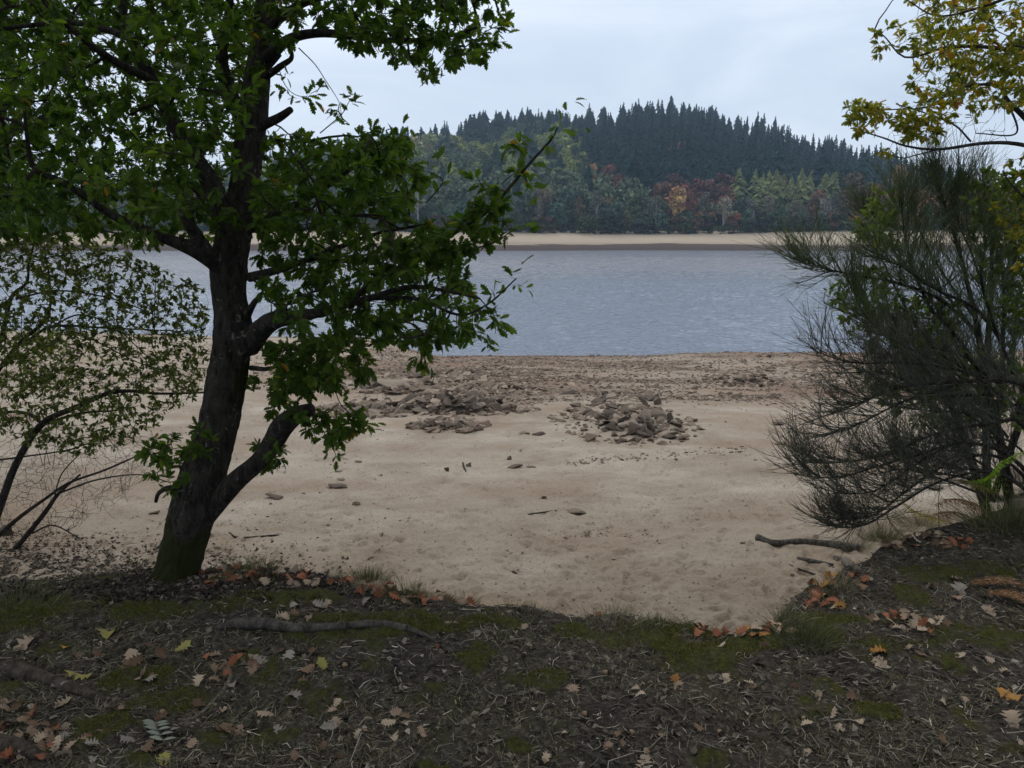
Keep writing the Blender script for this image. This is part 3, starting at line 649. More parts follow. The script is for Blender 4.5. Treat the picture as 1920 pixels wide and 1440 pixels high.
# ------------------------------------------------------------------ haze
def haze():
    mb = MB(); x0, x1, y0, y1, z0, z1 = -900, 900, -430, 780, -6, 110
    v = np.array([[x0, y0, z0], [x1, y0, z0], [x1, y1, z0], [x0, y1, z0], [x0, y0, z1], [x1, y0, z1], [x1, y1, z1], [x0, y1, z1]], float)
    q = [(0, 3, 2, 1), (4, 5, 6, 7), (0, 1, 5, 4), (1, 2, 6, 5), (2, 3, 7, 6), (3, 0, 4, 7)]
    mb.add(v, q, smooth=False)
    m, t, o = mat('haze'); p = t.nodes.new('ShaderNodeVolumePrincipled'); p.inputs['Color'].default_value = (0.52, 0.74, 1.0, 1); p.inputs['Density'].default_value = 0.00042
    p.inputs['Anisotropy'].default_value = 0.2
    t.links.new(p.outputs[0], o.inputs['Volume'])
    tag(link('haze', mb.mesh('haze', m)), 'thin blue haze over the lake and hill', kind='stuff')
haze()

# ------------------------------------------------------------------ leaves
def oak_leaf(curl=0.25, droop=0.25, L=1.0, seed=0, fat=1.0):
    g = np.random.default_rng(seed)
    t = np.array([0, .14, .20, .30, .37, .47, .54, .65, .71, .82, .88, 1.0]) * L
    wv = np.array([.006, .010, .07, .15, .075, .22, .10, .25, .12, .20, .10, .0]); V = []
    for i, (a, b) in enumerate(zip(t, wv)):
        z = -droop * a * a; b = b * fat; jl, jr = g.uniform(.85, 1.15, 2)
        off = 0.035 if i % 2 else 0
        V += [[a, 0, z], [a + off, b * jl, z + curl * b], [a + off, -b * jr, z + curl * b]]
    V = np.array(V); Q = []
    for i in range(len(t) - 1):
        k = 3 * i; Q += [(k, k + 3, k + 4, k + 1), (k, k + 2, k + 5, k + 3)]
    return V, np.array(Q), None
def elliptic_leaf():
    V = np.array([[0, 0, 0], [.3, .2, .05], [.3, -.2, .05], [.65, .19, .03], [.65, -.19, .03], [1, 0, -.12], [.3, 0, 0], [.65, 0, -.03]], float)
    return V, np.array([(6, 7, 3, 1), (6, 2, 4, 7)]), np.array([(0, 6, 1), (0, 2, 6), (7, 5, 3), (7, 4, 5)])
OAKT = [oak_leaf(.3, .25, seed=1), oak_leaf(.1, .45, seed=2), oak_leaf(-.25, .1, seed=3)]
ELL = elliptic_leaf()

def poly_sample(poly, n, g):
    p = np.array(poly, float); lo = p.min(0); hi = p.max(0); out_ = []
    x1, y1 = p[:, 0], p[:, 1]; x2, y2 = np.roll(x1, -1), np.roll(y1, -1)
    while len(out_) < n:
        q = g.uniform(lo, hi, (n * 2, 2)); X = q[:, :1]; Y = q[:, 1:]
        c = ((y1 > Y) != (y2 > Y)) & (X < (x2 - x1) * (Y - y1) / (y2 - y1 + 1e-9) + x1)
        out_ += list(q[c.sum(1) % 2 == 1])
    return np.array(out_[:n])

class Tree:
    def __init__(s, seed): s.g = np.random.default_rng(seed); s.nodes = []; s.tw = []; s.twr = []; s.tips = []
    def limb(s, P, Rr):
        d = unit(np.gradient(P, axis=0)); s.nodes += [(p, dd) for p, dd in zip(P, d)]
    def grow(s, targets, r0, r1, K=6, add=True, wob=.08, sag=0.0, leafy=True, maxlen=9):
        """join each target to the nearest wood by a curved twig"""
        N_ = np.array([n[0] for n in s.nodes]); D_ = np.array([n[1] for n in s.nodes])
        best = np.array([np.min(((N_ - t) ** 2).sum(1)) for t in targets]); order = np.argsort(best)
        NP = [N_]; ND = [D_]
        Nn, Dn = N_, D_
        for c, i in enumerate(order):
            t = targets[i]; d2 = ((Nn - t) ** 2).sum(1); k = int(np.argmin(d2)); a, da = Nn[k], Dn[k]; L = math.sqrt(d2[k])
            if L < 0.02 or L > maxlen: continue
            dirn = unit(t - a); mid = a + (t - a) * .5 + (unit(da + dirn * .6) * L * .18) + s.g.normal(0, wob * L, 3) + np.array([0, 0, sag * L])
            tt = np.linspace(0, 1, K)[:, None]; P = (1 - tt) ** 2 * a + 2 * tt * (1 - tt) * mid + tt ** 2 * t + np.r_[np.zeros((1, 3)), s.g.normal(0, .012 * L, (K - 2, 3)), np.zeros((1, 3))]
            s.tw.append(P); s.twr.append(np.linspace(r0, r1, K) * min(1, .5 + L))
            if leafy: s.tips.append((P[-3:], L))
            if add:
                dd = unit(np.gradient(P, axis=0)); Nn = np.vstack([Nn, P[1:]]); Dn = np.vstack([Dn, dd[1:]])
        s.nodes = list(zip(Nn, Dn))
    def twigs_mesh(s, nm, m, sides=5):
        mb = MB(); byK = {}
        for P, r in zip(s.tw, s.twr): byK.setdefault(len(P), []).append((P, r))
        for K, L in byK.items():
            v, q = tubes(np.array([a for a, b in L]), np.array([b for a, b in L]), sides); mb.add(v, q, var=0)
        return mb.mesh(nm, m)
    def leaves(s, mb, temps, per, size, spread=.9, upb=.7, along=0.12, vshift=0.0, droop=0.0, tips=None):
        g = s.g; P0, X, U, Sz, Va = [], [], [], [], []
        for P, L in (tips if tips is not None else s.tips):
            n = max(1, int(g.poisson(per))); d = unit(P[-1] - P[0]); cv = g.beta(2, 2.6)
            for k in range(n):
                f = g.random() ** 1.4
                o = P[-1] - (P[-1] - P[0]) * f * min(1, along * 8) - d * 0
                x = unit(d * (1.1 - f * .5) + g.normal(0, spread * .55, 3) + np.array([0, 0, -droop]))
                P0.append(o); X.append(x); U.append(np.array([g.normal(0, .55), g.normal(0, .55), upb]) + .001); Sz.append(size * g.uniform(.65, 1.25)); Va.append(np.clip(cv * .75 + g.normal(0, .13) + vshift + (0.36 if g.random() < .035 else 0), 0, 1))
        P0 = np.array(P0); X = np.array(X); U = np.array(U); Sz = np.array(Sz); Va = np.array(Va); k = g.integers(0, len(temps), len(P0))
        for i, (tv, tq, tt) in enumerate(temps):
            e = k == i
            if e.any(): stamp(mb, tv, tq, tt, frames(X[e], U[e], Sz[e]), P0[e], Va[e], smooth=False)
        return len(P0)

def bark_tube(P, Rr, sides=20, rough=.10, seed=0, moss=None, flare=None, cap=True):
    """a limb with a lumpy, ridged skin"""
    v, q = tubes(P[None], Rr[None], sides); K = len(P); V = v.reshape(K, sides, 3)
    th = np.arange(sides) / sides * 6; kk = np.cumsum(np.r_[0, np.linalg.norm(np.diff(P, axis=0), axis=1)])
    A, B = np.meshgrid(th, kk * 7)
    per = np.minimum(A, 6 - A)
    n = fbm(per * 1.6, B * .55, seed, 3) - .5; n2 = fbm(per * .6, B * .16, seed + 5, 2) - .5
    n3 = np.abs(fbm(per * 5.5, B * 1.5, seed + 9, 3) - .5) if sides > 30 else 0
    r = 1 + rough * 1.6 * n + rough * 2.0 * n2 + rough * 2.6 * n3
    V = P[:, None] + (V - P[:, None]) * r[..., None]
    V = V.reshape(-1, 3); mv = np.zeros(len(V)) if moss is None else moss(V)
    tris = None
    if cap:
        c = len(V); V = np.vstack([V, P[-1] + unit(P[-1] - P[-2]) * Rr[-1] * .3]); mv = np.r_[mv, 0]
        j = np.arange(sides); tris = np.stack([c - sides + j, c - sides + (j + 1) % sides, np.full(sides, c)], -1)
    return V, q, tris, mv
def limb_obj(name, P, Rr, m, parent, sides=14, rough=.1, seed=0, moss=None, label=None):
    mb = MB(); V, q, t, mv = bark_tube(P, Rr, sides, rough, seed, moss); mb.add(V, q, t, var=mv)
    o = link(name, mb.mesh(name, m), parent)
    if label: o['label'] = label
    return o

# ------------------------------------------------------------------ the oak
def build_oak():
    base = ground_at(335, 1092); base[1] = 3.55; base[0] = onz(335, 1092, 4.38)[0]
    Yb = 3.45
    root = thing('oak_tree', (float(base[0]), Yb, gz1(base[0], Yb)), 'large dark leaning oak with green lobed leaves on the left of the bank', 'oak')
    T = Tree(11)
    tr = [(312, 1165, Yb, 170), (324, 1112, Yb, 112), (335, 1060, Yb, 92), (351, 1000, Yb, 90), (363, 950, Yb, 94), (384, 880, Yb + .03, 84), (408, 800, Yb + .05, 76), (428, 692, Yb + .09, 76), (437, 614, Yb + .1, 76), (431, 562, Yb + .12, 68), (428, 505, Yb + .14, 72), (440, 440, Yb + .16, 66),
          (456, 360, Yb + .2, 56), (466, 280, Yb + .24, 56), (474, 215, Yb + .28, 56), (482, 150, Yb + .32, 46), (489, 90, Yb + .35, 40), (497, 10, Yb + .4, 33), (510, -120, Yb + .45, 27), (540, -300, Yb + .5, 20), (560, -480, Yb + .55, 12)]
    P, Rr = trace(tr, 260); Rr = Rr * .95
    def moss(V):
        z = V[:, 2]; side = sstep(-.02, .06, -(V[:, 1] - np.interp(z, P[:, 2], P[:, 1])) + .5 * (V[:, 0] - np.interp(z, P[:, 2], P[:, 0])) * 0)
        return 0.62 * sstep(4.95, 4.4, z) + .55 * np.exp(-((z - 5.35) / .16) ** 2) * sstep(0.0, .1, V[:, 0] - np.interp(z, P[:, 2], P[:, 0])) + .12
    trunk = limb_obj('trunk', P, Rr, M_BARK, root, 72, .12, 3, moss); T.limb(P[100::2], Rr)
    L = {
     'a': [(440, 470, Yb + .15, 60), (417, 400, Yb + .12, 44), (396, 345, Yb + .08, 36), (366, 296, Yb + .04, 30), (338, 250, Yb, 26), (308, 196, Yb - .03, 26), (284, 150, Yb - .05, 22), (262, 105, Yb - .08, 20), (240, 60, Yb - .1, 16), (222, -20, Yb - .12, 12), (210, -120, Yb - .1, 8)],
     'b': [(284, 150, Yb - .05, 18), (240, 128, Yb - .2, 15), (200, 105, Yb - .3, 13), (150, 68, Yb - .4, 12), (93, 15, Yb - .5, 9), (40, -60, Yb - .6, 6)],
     'c': [(240, 70, Yb - .1, 13), (190, 53, Yb - .05, 11), (120, 42, Yb, 9), (20, 52, Yb + .1, 7), (-60, 60, Yb + .2, 5)],
     'd': [(425, 500, Yb + .1, 50), (385, 478, Yb + .05, 34), (340, 458, Yb, 24), (273, 433, Yb - .05, 17), (205, 400, Yb - .1, 15), (160, 368, Yb - .15, 13), (110, 338, Yb - .2, 11), (64, 316, Yb - .25, 9), (50, 250, Yb - .3, 7), (45, 190, Yb - .35, 5)],
     'e': [(66, 318, Yb - .25, 8), (35, 350, Yb - .3, 7), (0, 372, Yb - .35, 6), (-60, 400, Yb - .4, 4)],
     'f': [(160, 368, Yb - .15, 8), (150, 325, Yb - .12, 7), (143, 285, Yb - .1, 5)],
     'h': [(462, 225, Yb + .26, 36), (440, 195, Yb + .22, 28), (423, 150, Yb + .18, 26), (416, 112, Yb + .15, 20), (421, 70, Yb + .12, 17), (430, 10, Yb + .1, 14), (428, -90, Yb + .05, 9)],
     'i': [(465, 645, Yb + .1, 50), (490, 618, Yb + .02, 40), (515, 600, Yb - .05, 34), (560, 594, Yb - .12, 24), (620, 580, Yb - .2, 17), (690, 560, Yb - .28, 13), (770, 538, Yb - .35, 10), (850, 548, Yb - .4, 6), (900, 560, Yb - .42, 4)],
     'j': [(560, 594, Yb - .12, 12), (640, 570, Yb - .2, 12), (720, 520, Yb - .28, 11), (783, 480, Yb - .34, 10), (873, 423, Yb - .4, 8), (923, 387, Yb - .43, 7), (957, 350, Yb - .45, 6), (990, 310, Yb - .47, 5), (1033, 262, Yb - .5, 4), (1046, 238, Yb - .5, 2.5)],
     'k': [(470, 430, Yb + .2, 16), (520, 400, Yb + .1, 13), (580, 370, Yb, 11), (640, 330, Yb - .05, 8), (700, 280, Yb - .1, 6), (740, 245, Yb - .12, 3)],
     'l': [(490, 120, Yb + .34, 26), (540, 75, Yb + .2, 18), (600, 62, Yb + .1, 15), (680, 70, Yb, 12), (750, 76, Yb - .05, 9), (830, 70, Yb - .1, 6), (900, 50, Yb - .14, 4)],
     'm': [(495, 60, Yb + .36, 20), (560, 10, Yb + .3, 14), (660, -20, Yb + .25, 12), (760, -30, Yb + .2, 9), (880, -20, Yb + .1, 6)],
     'n': [(468, 520, Yb + .12, 18), (540, 500, Yb, 13), (620, 470, Yb - .1, 10), (700, 440, Yb - .2, 7), (800, 420, Yb - .3, 5)],
     'p': [(690, 560, Yb - .28, 8), (780, 560, Yb - .35, 7), (860, 590, Yb - .4, 5), (915, 570, Yb - .43, 4), (968, 522, Yb - .46, 2.5)],
     'q': [(470, 690, Yb + .1, 10), (510, 690, Yb, 8), (560, 660, Yb - .05, 6), (640, 660, Yb - .1, 4)],
    }
    for k, rows in L.items():
        p, r = trace(rows, 34); limb_obj('branch', p, r, M_BARK, trunk, 12, .07, ord(k)); T.limb(p, r)
    dead = [('broken bare stub pointing up right', [(478, 240, Yb + .28, 26), (500, 232, Yb + .2, 17), (525, 220, Yb + .12, 14), (545, 206, Yb + .06, 11)]),
            ('forked bare stub high on the trunk', [(486, 145, Yb + .32, 22), (507, 138, Yb + .28, 13), (530, 122, Yb + .25, 10), (546, 110, Yb + .22, 8), (547, 93, Yb + .2, 5)]),
            ('short bare stub above the forked one', [(484, 138, Yb + .32, 16), (505, 122, Yb + .3, 11), (526, 102, Yb + .3, 6)]),
            ('small knobby stub on the middle of the trunk', [(458, 600, Yb + .1, 20), (472, 575, Yb + .02, 13), (480, 563, Yb, 11), (489, 556, Yb - .02, 9)]),
            ('pale dead stub left of the fork', [(385, 470, Yb + .02, 26), (352, 415, Yb - .1, 22), (344, 380, Yb - .14, 20), (336, 360, Yb - .16, 14)]),
            ('thick broken lower limb with a blunt end', [(368, 985, Yb, 50), (412, 934, Yb - .02, 44), (446, 898, Yb - .06, 38), (486, 864, Yb - .1, 34), (512, 828, Yb - .13, 38), (530, 798, Yb - .16, 42), (556, 778, Yb - .2, 32), (584, 766, Yb - .24, 20)]),
            ('thin curled dead twig low on the trunk', [(330, 915, Yb - .1, 14), (312, 916, Yb - .15, 11), (297, 926, Yb - .18, 9), (292, 942, Yb - .2, 7)])]
    for lb, rows in dead:
        p, r = trace(rows, 22); limb_obj('dead_branch', p, r, M_BARK if 'pale' not in lb else M_GBARK, trunk, 12, .16, len(lb), label=lb)
        if 'blunt' in lb or 'curled' in lb: T.limb(p, r)
    # fork tip of the high stub
    # leafy targets
    g = T.g
    def tg(poly, n, ya, yb):
        q = poly_sample(poly, n, g); return np.array([at(a, b, g.uniform(ya, yb)) for a, b in q])
    UL = [(-160, -200), (560, -200), (560, 60), (545, 95), (500, 90), (470, 250), (430, 330), (470, 450), (300, 455), (120, 440), (-120, 440)]
    UL_in = [(-60, 0), (500, 0), (420, 190), (400, 440), (180, 430), (-40, 330)]
    UR = [(540, -200), (960, -200), (945, 20), (920, 110), (850, 120), (800, 150), (760, 110), (690, 95), (600, 70)]
    MID = [(490, 260), (560, 250), (640, 270), (700, 235), (760, 270), (795, 345), (760, 420), (700, 460), (800, 440), (870, 450), (880, 520), (900, 600), (860, 640), (790, 655), (680, 650), (600, 665), (500, 600), (480, 450)]
    MIDL = [(500, 640), (620, 640), (720, 670), (700, 700), (590, 735), (500, 720)]
    SH1 = [(640, 480), (760, 440), (870, 400), (930, 350), (960, 400), (930, 450), (880, 470), (780, 520)]
    T.grow(tg(UL, 110, 3.0, 4.9), .010, .004, leafy=False); T.grow(tg(UR, 34, 2.9, 4.3), .009, .004, leafy=False); T.grow(tg(MID, 75, 2.7, 4.1), .008, .0035, leafy=False)
    T.grow(tg([(-300, -900), (900, -900), (1000, -250), (-300, -200)], 50, 2.2, 5.0), .012, .005, leafy=False)
    T.grow(tg(UL, 1650, 3.25, 5.3), .0032, .0013); T.grow(tg(UL, 240, 2.4, 3.3), .0032, .0013); T.grow(tg(UL_in, 330, 3.6, 5.3), .0035, .0014)
    T.grow(tg(UR, 430, 2.9, 4.3), .0035, .0014); T.grow(tg(MID, 600, 2.7, 4.3), .0033, .0013); T.grow(tg(MIDL, 90, 3.0, 3.8), .003, .0013)
    T.grow(tg(SH1, 85, 2.9, 3.3), .003, .0013)
    T.grow(tg([(-300, -900), (900, -900), (1000, -200), (-300, -200)], 330, 2.2, 5.0), .0035, .0014)
    T.grow(tg([(400, 690), (560, 700), (600, 740), (540, 760), (480, 740)], 22, 3.2, 3.8), .003, .0013)
    T.grow(tg([(500, 770), (680, 775), (690, 800), (640, 830), (590, 830), (560, 790)], 36, 3.05, 3.6), .003, .0013)
    T.grow(tg([(260, 860), (300, 800), (400, 790), (430, 850), (350, 860), (330, 930), (280, 900)], 24, 2.95, 3.6), .003, .0013)
    T.grow(tg([(470, 830), (560, 820), (540, 870), (500, 880)], 10, 3.0, 3.6), .003, .0013)
    # shoots: leaves directly along the long ones
    sh = []
    for k, a in (('j', 18), ('p', 22)):
        p, r = trace(L[k], 34)
        for i in range(a, 34):
            if g.random() < (.8 if k == 'j' else .95): sh.append((np.array([p[i], p[i] + g.normal(0, .012, 3), p[i] + g.normal(0, .03, 3) + unit(p[min(i + 1, 33)] - p[i - 1]) * .04]), .1))
    for rows, dens in [([(880, 470, 3.0, 5), (925, 455, 3.0, 4), (950, 440, 3.0, 3), (978, 424, 3.0, 2)], .9), ([(700, 290, 3.3, 5), (735, 270, 3.3, 4), (752, 255, 3.3, 3), (768, 262, 3.3, 2)], 1), ([(560, 90, 3.5, 4), (590, 120, 3.5, 3), (610, 150, 3.5, 2.5), (635, 190, 3.5, 2), (640, 215, 3.5, 1.5)], .45),
                       ([(520, 120, 3.6, 3), (535, 160, 3.6, 2.4), (560, 180, 3.6, 2), (600, 178, 3.6, 1.5)], 1), ([(600, 250, 3.4, 4), (640, 215, 3.4, 3), (655, 190, 3.4, 2), (665, 180, 3.4, 1.5)], .8), ([(800, 380, 3.1, 4), (830, 340, 3.1, 3), (800, 320, 3.1, 2)], .8), ([(850, 600, 3.1, 4), (890, 625, 3.1, 3), (912, 640, 3.1, 2)], .9),
                       ([(900, 560, 3.0, 4), (925, 590, 3.0, 3), (938, 610, 3.0, 2)], .9), ([(760, 640, 3.1, 4), (790, 655, 3.1, 3), (798, 668, 3.1, 2)], .9), ([(870, 90, 3.3, 4), (910, 60, 3.3, 3), (948, 42, 3.3, 2)], .8), ([(860, 60, 3.3, 4), (905, 80, 3.3, 3), (950, 78, 3.3, 1.6)], .4), ([(620, 700, 3.3, 4), (640, 760, 3.3, 3), (680, 790, 3.3, 2), (690, 800, 3.3, 1.6)], .9),
                       ([(600, 800, 3.3, 4), (620, 830, 3.3, 3), (632, 860, 3.3, 2)], .8), ([(900, 410, 3.0, 3), (925, 385, 3.0, 2.5), (905, 350, 3.0, 2), (893, 330, 3.0, 1.5)], .8), ([(940, 345, 3.0, 3), (975, 320, 3.0, 2.5), (990, 345, 3.0, 1.5)], .8), ([(1000, 300, 3.0, 2.5), (985, 285, 3.0, 2), (970, 270, 3.0, 1.5)], .7)]:
        p, r = trace([(a_, b_, c_, d_ * .6) for a_, b_, c_, d_ in rows], 16); limb_obj('branch', p, r, M_TWIG, trunk, 5, .03, 3)
        for i in range(3, 16):
            if g.random() < dens: sh.append((np.array([p[i], p[i] + g.normal(0, .012, 3), p[i] + g.normal(0, .025, 3) + unit(p[min(i + 1, 15)] - p[i - 1]) * .03]), .1))
    link('twigs', T.twigs_mesh('twigs', M_TWIG), root)
    mb = MB(); n = T.leaves(mb, OAKT, 17, .046, upb=.75, droop=.1, spread=1.2, along=.2); T.leaves(mb, OAKT, 2.6, .05, spread=1.3, tips=sh, vshift=.15)
    link('crown', mb.mesh('crown', M_OAK), root)
    print('oak leaves', n)
build_oak()

# ------------------------------------------------------------------ forest canopy behind and above the camera
def build_canopy_trees():
    spots = [(-3.6, -1.6, 9.5, 'wide oak just behind the camera on the left'), (3.8, -1.2, 10.0, 'wide oak just behind the camera on the right'), (0.4, -4.5, 11.0, 'oak standing further back behind the camera'), (-7.5, 1.0, 9.0, 'oak left of the view by the bank'), (7.6, 2.0, 9.0, 'oak right of the view by the bank')]
    g = np.random.default_rng(3)
    for x, y, top, lb in spots:
        z0 = gz1(x, y); root = thing('oak_tree', (x, y, z0), lb, 'oak')
        T = Tree(int(100 + x * 7)); P = crom([(x, y, z0 - .2), (x + .1, y, z0 + 1.6), (x - .1, y + .1, z0 + 3.2), (x, y, top)], 30); Rr = np.linspace(.2, .06, 30)
        limb_obj('trunk', P, Rr, M_BARK, root, 16, .1, 5); T.limb(P[12:], Rr)
        n = 300; d = unit(g.normal(0, 1, (n, 3))) * g.uniform(.3, 1, (n, 1)) ** .5
        C = np.array([x, y + .3, (top + 8.2) / 2 + .6]) + d * np.array([3.2, 3.2, 1.5])
        u = np.abs(C[:, 0]) / np.maximum(C[:, 1], .01)
        inview = (C[:, 1] > 0.3) & ((CAMZ + C[:, 1] * .30) > C[:, 2] - .8) & (u < .9)
        C = C[~inview]
        T.grow(C[:30], .03, .01, leafy=False); T.grow(C[30:], .01, .003)
        link('twigs', T.twigs_mesh('twigs', M_TWIG, 4), root)
        mb = MB(); T.leaves(mb, OAKT[:1], 9, .21, spread=1.6); link('crown', mb.mesh('crown', M_OAK), root)
build_canopy_trees()

# ------------------------------------------------------------------ small leaved shrubs on the left
def build_left_shrubs():
    # low spreading alder with dark curved stems
    b = ground_at(-30, 1010); Y = 4.6
    root = thing('alder_shrub', (float(at(-30, 1000, Y)[0]), Y, gz1(at(-30, 1000, Y)[0], Y)), 'bushy alder with arching dark stems and tiny leaves at the left edge', 'shrub')
    T = Tree(21); g = T.g
    L = [[(-60, 1120, Y, 26), (0, 950, Y, 24), (30, 870, Y, 22), (78, 795, Y, 20), (140, 765, Y - .05, 16), (200, 738, Y - .1, 14), (245, 733, Y - .1, 11), (300, 738, Y - .1, 8), (385, 736, Y - .1, 5)],
         [(80, 795, Y, 12), (50, 775, Y + .1, 10), (0, 775, Y + .2, 8), (-60, 800, Y + .3, 6)],
         [(78, 797, Y, 10), (150, 775, Y + .2, 8), (220, 770, Y + .3, 5)],
         [(-80, 1000, Y + .2, 20), (-40, 760, Y + .2, 18), (0, 690, Y + .2, 14), (40, 640, Y + .2, 12), (85, 600, Y + .2, 10), (95, 560, Y + .2, 7), (90, 500, Y + .2, 5)],
         [(50, 640, Y + .2, 9), (100, 612, Y + .1, 8), (200, 615, Y, 6), (270, 618, Y, 4), (360, 622, Y, 3)],
         [(-40, 700, Y + .3, 16), (0, 640, Y + .3, 14), (20, 560, Y + .3, 12), (50, 530, Y + .3, 8), (55, 490, Y + .3, 6), (75, 420, Y + .3, 4)],
         [(100, 610, Y + .1, 5), (150, 590, Y, 5), (210, 610, Y, 4), (262, 655, Y - .1, 3), (300, 690, Y - .1, 2.5)],
         [(30, 560, Y + .3, 6), (110, 545, Y + .2, 5), (210, 560, Y + .1, 4), (290, 590, Y, 3)],
         [(90, 600, Y + .2, 5), (180, 640, Y, 4), (260, 680, Y, 3), (330, 700, Y, 2)],
         [(-60, 870, Y - .2, 8), (30, 858, Y - .2, 6), (120, 845, Y - .2, 4), (170, 830, Y - .2, 2.5)]]
    for i, rows in enumerate(L):
        p, r = trace([(a_, b_, c_, d_ * .62) for a_, b_, c_, d_ in rows], 26); limb_obj('stem', p, r, M_TWIG, root, 9, .06, i); T.limb(p, r)
    def tg(poly, n, ya, yb):
        q = poly_sample(poly, n, g); return np.array([at(a, b_, g.uniform(ya, yb)) for a, b_ in q])
    A1 = [(-80, 470), (60, 430), (200, 460), (300, 500), (385, 545), (392, 640), (385, 730), (300, 790), (230, 840), (120, 860), (-80, 780)]
    T.grow(tg(A1, 60, 4.0, 5.3), .004, .002, leafy=False)
    T.grow(tg(A1, 1800, 3.9, 5.4), .0017, .0007, wob=.2, sag=.08)
    T.tips = T.tips[:]; lf = len(T.tips)
    T.grow(tg(A1, 500, 3.9, 5.3), .0026, .001, leafy=False, wob=.2)
    LOW = [(-60, 760), (150, 790), (290, 820), (300, 880), (200, 960), (110, 1010), (-60, 1030)]
    T.grow(tg(LOW, 1000, 4.0, 5.3), .0022, .0008, leafy=False, wob=.16)
    link('twigs', T.twigs_mesh('twigs', M_TWIG, 4), root)
    mb = MB(); T.leaves(mb, [ELL], 9, .031, along=.2, spread=1.3); link('crown', mb.mesh('crown', M_SML), root)
    # bare sticks standing in front, low left
    b2 = ground_at(40, 1030)
    r2 = thing('bare_sapling', tuple(float(v) for v in b2), 'leafless dark sapling with a few crossing stems, low at the left edge', 'sapling')
    T2 = Tree(22); Yc = b2[1]
    for i, rows in enumerate([[(-30, 1045, Yc, 12), (20, 1036, Yc, 11), (45, 1010, Yc, 10), (85, 960, Yc, 9), (110, 925, Yc, 7), (150, 890, Yc, 4)], [(-30, 1030, Yc - .1, 9), (30, 975, Yc - .1, 8), (85, 935, Yc - .1, 6), (130, 905, Yc - .1, 5), (200, 880, Yc - .1, 4), (300, 835, Yc - .1, 2.5)],
              [(110, 925, Yc, 4), (180, 900, Yc, 3.5), (260, 890, Yc, 2.5), (320, 905, Yc, 2)], [(60, 1000, Yc, 4), (100, 985, Yc, 3), (150, 1010, Yc, 2)], [(100, 940, Yc, 3), (115, 890, Yc, 2.5), (150, 850, Yc, 2)]]):
        p, r = trace(rows, 18); limb_obj('stem', p, r, M_TWIG, r2, 7, .05, i); T2.limb(p, r)
    q = poly_sample([(0, 860), (260, 840), (280, 950), (150, 1000), (0, 1030)], 170, T2.g); T2.grow(np.array([at(a, c, Yc + T2.g.uniform(-.5, .5)) for a, c in q]), .0022, .0008, leafy=False, wob=.2)
    link('twigs', T2.twigs_mesh('twigs', M_TWIG, 4), r2)
    # grey stemmed tree further back behind the oak, thin crown against the sky
    Y3 = 6.2; x3 = at(-60, 700, Y3)[0]; r3 = thing('young_tree', (float(x3), Y3, gz1(x3, Y3)), 'thin grey stemmed tree behind the oak crown at the upper left edge', 'tree')
    T3 = Tree(23)
    for i, rows in enumerate([[(-60, 1000, Y3, 40), (-40, 700, Y3, 36), (-20, 450, Y3, 28), (0, 290, Y3, 22), (30, 230, Y3, 14), (60, 160, Y3, 9), (75, 60, Y3, 6)], [(-20, 330, Y3, 18), (-5, 230, Y3, 14), (20, 130, Y3, 10), (30, 20, Y3, 7)], [(10, 260, Y3, 8), (60, 235, Y3, 6), (120, 210, Y3, 4)], [(-30, 480, Y3, 10), (60, 450, Y3, 8), (150, 430, Y3, 5), (240, 440, Y3, 3)]]):
        p, r = trace(rows, 22); limb_obj('trunk' if i == 0 else 'branch', p, r, M_GBARK, r3, 12, .08, i); T3.limb(p, r)
    q = poly_sample([(-80, 0), (120, 0), (220, 130), (200, 260), (120, 330), (-80, 330)], 190, T3.g); T3.grow(np.array([at(a, c, T3.g.uniform(5.6, 6.9)) for a, c in q]), .004, .0013)
    q = poly_sample([(-80, 400), (160, 400), (300, 440), (240, 520), (0, 520)], 110, T3.g); T3.grow(np.array([at(a, c, T3.g.uniform(5.6, 6.9)) for a, c in q]), .004, .0013)
    link('twigs', T3.twigs_mesh('twigs', M_GBARK, 4), r3); mb = MB(); T3.leaves(mb, [ELL], 6, .05); link('crown', mb.mesh('crown', M_SML), r3)
    # lime green little bush on the beach behind
    for (px, py, w_, hh, Y4, lb, nm) in [(75, 740, 75, 135, 9.5, 'small leafy green sapling on the sand behind the dark alder stems', 'green_sapling')]:
        p0 = at(px, py, Y4); x4 = p0[0]; z4 = gz1(x4, Y4); r4 = thing(nm, (float(x4), Y4, z4), lb, 'sapling'); T4 = Tree(px)
        for i in range(4):
            e = at(px + T4.g.uniform(-w_, w_) * .8, py - hh * T4.g.uniform(.5, 1), Y4 + T4.g.uniform(-.3, .3)); s0 = np.array([x4 + T4.g.normal(0, .05), Y4, z4 - .05]); P = crom([s0, (s0 + e) / 2 + [0, 0, .1], e], 14); limb_obj('stem', P, np.linspace(.004, .0015, 14), M_TWIG, r4, 6, .05, i); T4.limb(P, None)
        q = poly_sample([(px - w_, py - 20), (px - w_ * .7, py - hh * .8), (px, py - hh), (px + w_ * .8, py - hh * .7), (px + w_, py - 15), (px, py)], 260, T4.g)
        T4.grow(np.array([at(a, c, T4.g.uniform(Y4 - .4, Y4 + .4)) for a, c in q]), .003, .001); link('twigs', T4.twigs_mesh('twigs', M_TWIG, 4), r4); mb = MB(); T4.leaves(mb, [ELL], 8, .05); link('crown', mb.mesh('crown', M_SML), r4)
build_left_shrubs()

